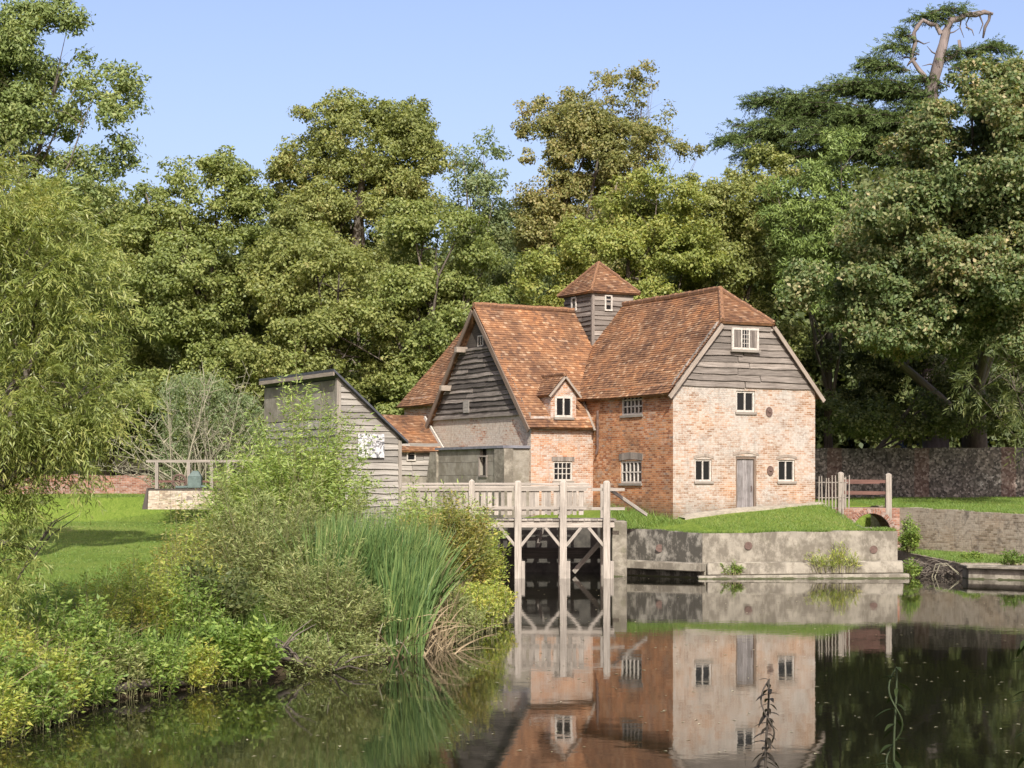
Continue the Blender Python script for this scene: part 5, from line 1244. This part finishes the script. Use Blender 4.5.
# branches and logs at the water edge
def log(name, label, pts, rads, m='bark', twigs=0, seed=0):
    mb = MB(); c = Vector(pts[0]); P_ = [Vector(p) - c for p in pts]; mb.tube(P_, rads, 8)
    r3 = random.Random(seed)
    for k in range(twigs):
        s = P_[r3.randrange(len(P_))]; e_ = s + Vector((r3.uniform(-1, 1), r3.uniform(-.6, .6), r3.uniform(-.2, .7))); mb.tube([s, s.lerp(e_, .5) + Vector((0, 0, .08)), e_], [.025, .016, .006], 5)
    o = mb.build(name, M[m], smooth=True); o.location = c; return o
tag(log('fallen_log', '', [(-6.35, 27.6, .12), (-5.9, 28.2, .2), (-5.5, 28.9, .16), (-5.2, 29.4, .05)], [.05, .08, .07, .03], 'bark'), 'short grey log lying at the waterline under the green herbs', 'log')
tag(log('fallen_branch', '', [(-2.6, 34.1, .1), (-2.2, 34.5, .3), (-1.7, 35, .42)], [.06, .05, .03], 'palebark', 5, 3), 'pale broken branch at the waterline left of the dry reeds', 'branch')
tag(log('fallen_branch', '', [(-4.1, 31.3, .35), (-3.7, 31.5, .2), (-3.2, 31.9, .02)], [.05, .045, .02], 'bark', 26, 4), 'dark tangle of roots and twigs beneath the overhanging osiers', 'branch')
db = empty('brushwood_heap', (14.6, 63.6, 0)); tag(db, 'heap of dead sticks caught in the channel mouth', 'brushwood')
mb = MB(); r3 = random.Random(12)
for k in range(110):
    p = Vector((r3.uniform(-.9, 1.0), r3.uniform(-.8, .8), r3.uniform(0, .5) * (1 - abs(r3.uniform(-.5, .5))))); a = r3.uniform(0, 6.28); l_ = r3.uniform(.3, .9)
    e_ = p + Vector((math.cos(a) * l_, math.sin(a) * l_ * .6, r3.uniform(-.15, .25))); mb.tube([p, p.lerp(e_, .5) + Vector((0, 0, .05)), e_], [.022, .018, .008], 5)
mb.build('stick', M['bark'], db)['kind'] = 'stuff'
mb = MB()
for k in range(2):
    mb.tube([(.1 + k * .1, -.6, .0), (.2 + k * .15, -.7, .45), (.55 + k * .12, -.8, .5 - k * .1), (1.05 + k * .1, -1.0, .0)], [.02, .018, .014, .008], 6)
mb.build('bleached_branch', M['palebark'], db)

# fallen leaves afloat
r_ = np.random.default_rng(60); n_ = 560
y_ = 22 + 40 * r_.uniform(0, 1, n_) ** 1.2; x_ = r_.uniform(-.28, .3, n_) * y_
sd, _ = pond_sd(x_, y_); k = sd < -.2; x_, y_ = x_[k], y_[k]; n_ = len(x_)
c = np.stack([x_, y_, np.full(n_, .006)], 1); a = r_.uniform(0, 6.28, n_)
V_, F_ = leaves(c, np.stack([np.cos(a), np.sin(a), np.full(n_, .02)], 1), np.tile([0, 0, 1.], (n_, 1)), r_.uniform(.04, .11, n_), r_.uniform(.02, .05, n_), .05)
tag(np_mesh('floating_leaves', V_, F_, L['litter']), 'pale fallen leaves scattered over the pond surface', 'leaves', kind='stuff')

# ------------------------------------------------------------------ plants on the near bank
def near_plant(name, label, px, ytop, d, leafm, stemm, twisty, seed, ll, lw, nleaf):
    r_ = np.random.default_rng(seed); top_ = W(px, ytop, d); gz = float(ground(top_[0], d)); base = np.array([top_[0] + .06, d, gz])
    root = empty(name, tuple(base)); tag(root, label, 'plant')
    T = np.linspace(0, 1, 90); P_ = base + (top_ - base) * T[:, None]; P_[:, 0] += .012 * np.sin(T * 14) * twisty; P_[:, 1] += .012 * np.cos(T * 12) * twisty
    mb = MB(); mb.tube([Vector(p - base) for p in P_], list(np.linspace(.006, .003, 90)), 6)
    if twisty:
        Q = P_.copy(); Q[:, 0] += .022 * np.sin(T * 38); Q[:, 1] += .022 * np.cos(T * 38); mb.tube([Vector(p - base) for p in Q], list(np.linspace(.004, .0025, 90)), 5)
    mb.build('stem', M[stemm], root)
    t = np.linspace(.66, 1, nleaf); idx = np.clip((t * 89).astype(int), 0, 89); p = P_[idx]
    ang = np.arange(nleaf) * 2.4 + r_.normal(size=nleaf) * .3
    d_ = np.stack([np.cos(ang), np.sin(ang), r_.uniform(-.5, .35, nleaf)], 1)
    # every leaf as two halves along a bent midrib
    Vs, Fs = [], []
    sz = r_.uniform(.7, 1.2, nleaf) * (1.3 - .45 * t)
    for i in range(nleaf):
        D = d_[i] / np.linalg.norm(d_[i]); S = np.cross(D, [0, 0, 1.]); S /= np.linalg.norm(S); N_ = np.cross(S, D); l_ = ll * sz[i]; w2 = lw * sz[i] / 2; k0 = len(Vs)
        prof = [(0, .12), (.2, .75), (.45, 1), (.7, .75), (.88, .35), (1, .02)]
        for s_, ww in prof:
            m_ = p[i] + D * l_ * s_ - np.array([0, 0, 1]) * l_ * .35 * s_ ** 2
            Vs += [m_ - S * w2 * ww + N_ * w2 * ww * .35, m_, m_ + S * w2 * ww + N_ * w2 * ww * .35]
        for j in range(len(prof) - 1):
            q = k0 + 3 * j; Fs += [[q, q + 1, q + 4, q + 3], [q + 1, q + 2, q + 5, q + 4]]
    np_mesh('foliage', np.array(Vs), np.array(Fs), L[leafm], root, base)
near_plant('willowherb', 'dark withered stem with curled leaves rising in front of the reflected mill gable', 765, 680, 5.2, 'witherleaf', 'darkwood', 1, 71, .05, .016, 60)
near_plant('willowherb', 'green leafy stem rising before the black reflection of the trees', 893, 668, 5.2, 'stemleaf', 'stemgreen', 1, 72, .06, .017, 24)
near_plant('willowherb', 'leafy green stem cut by the right edge', 1026, 628, 5.0, 'stemleaf', 'stemgreen', 0, 73, .06, .018, 22)
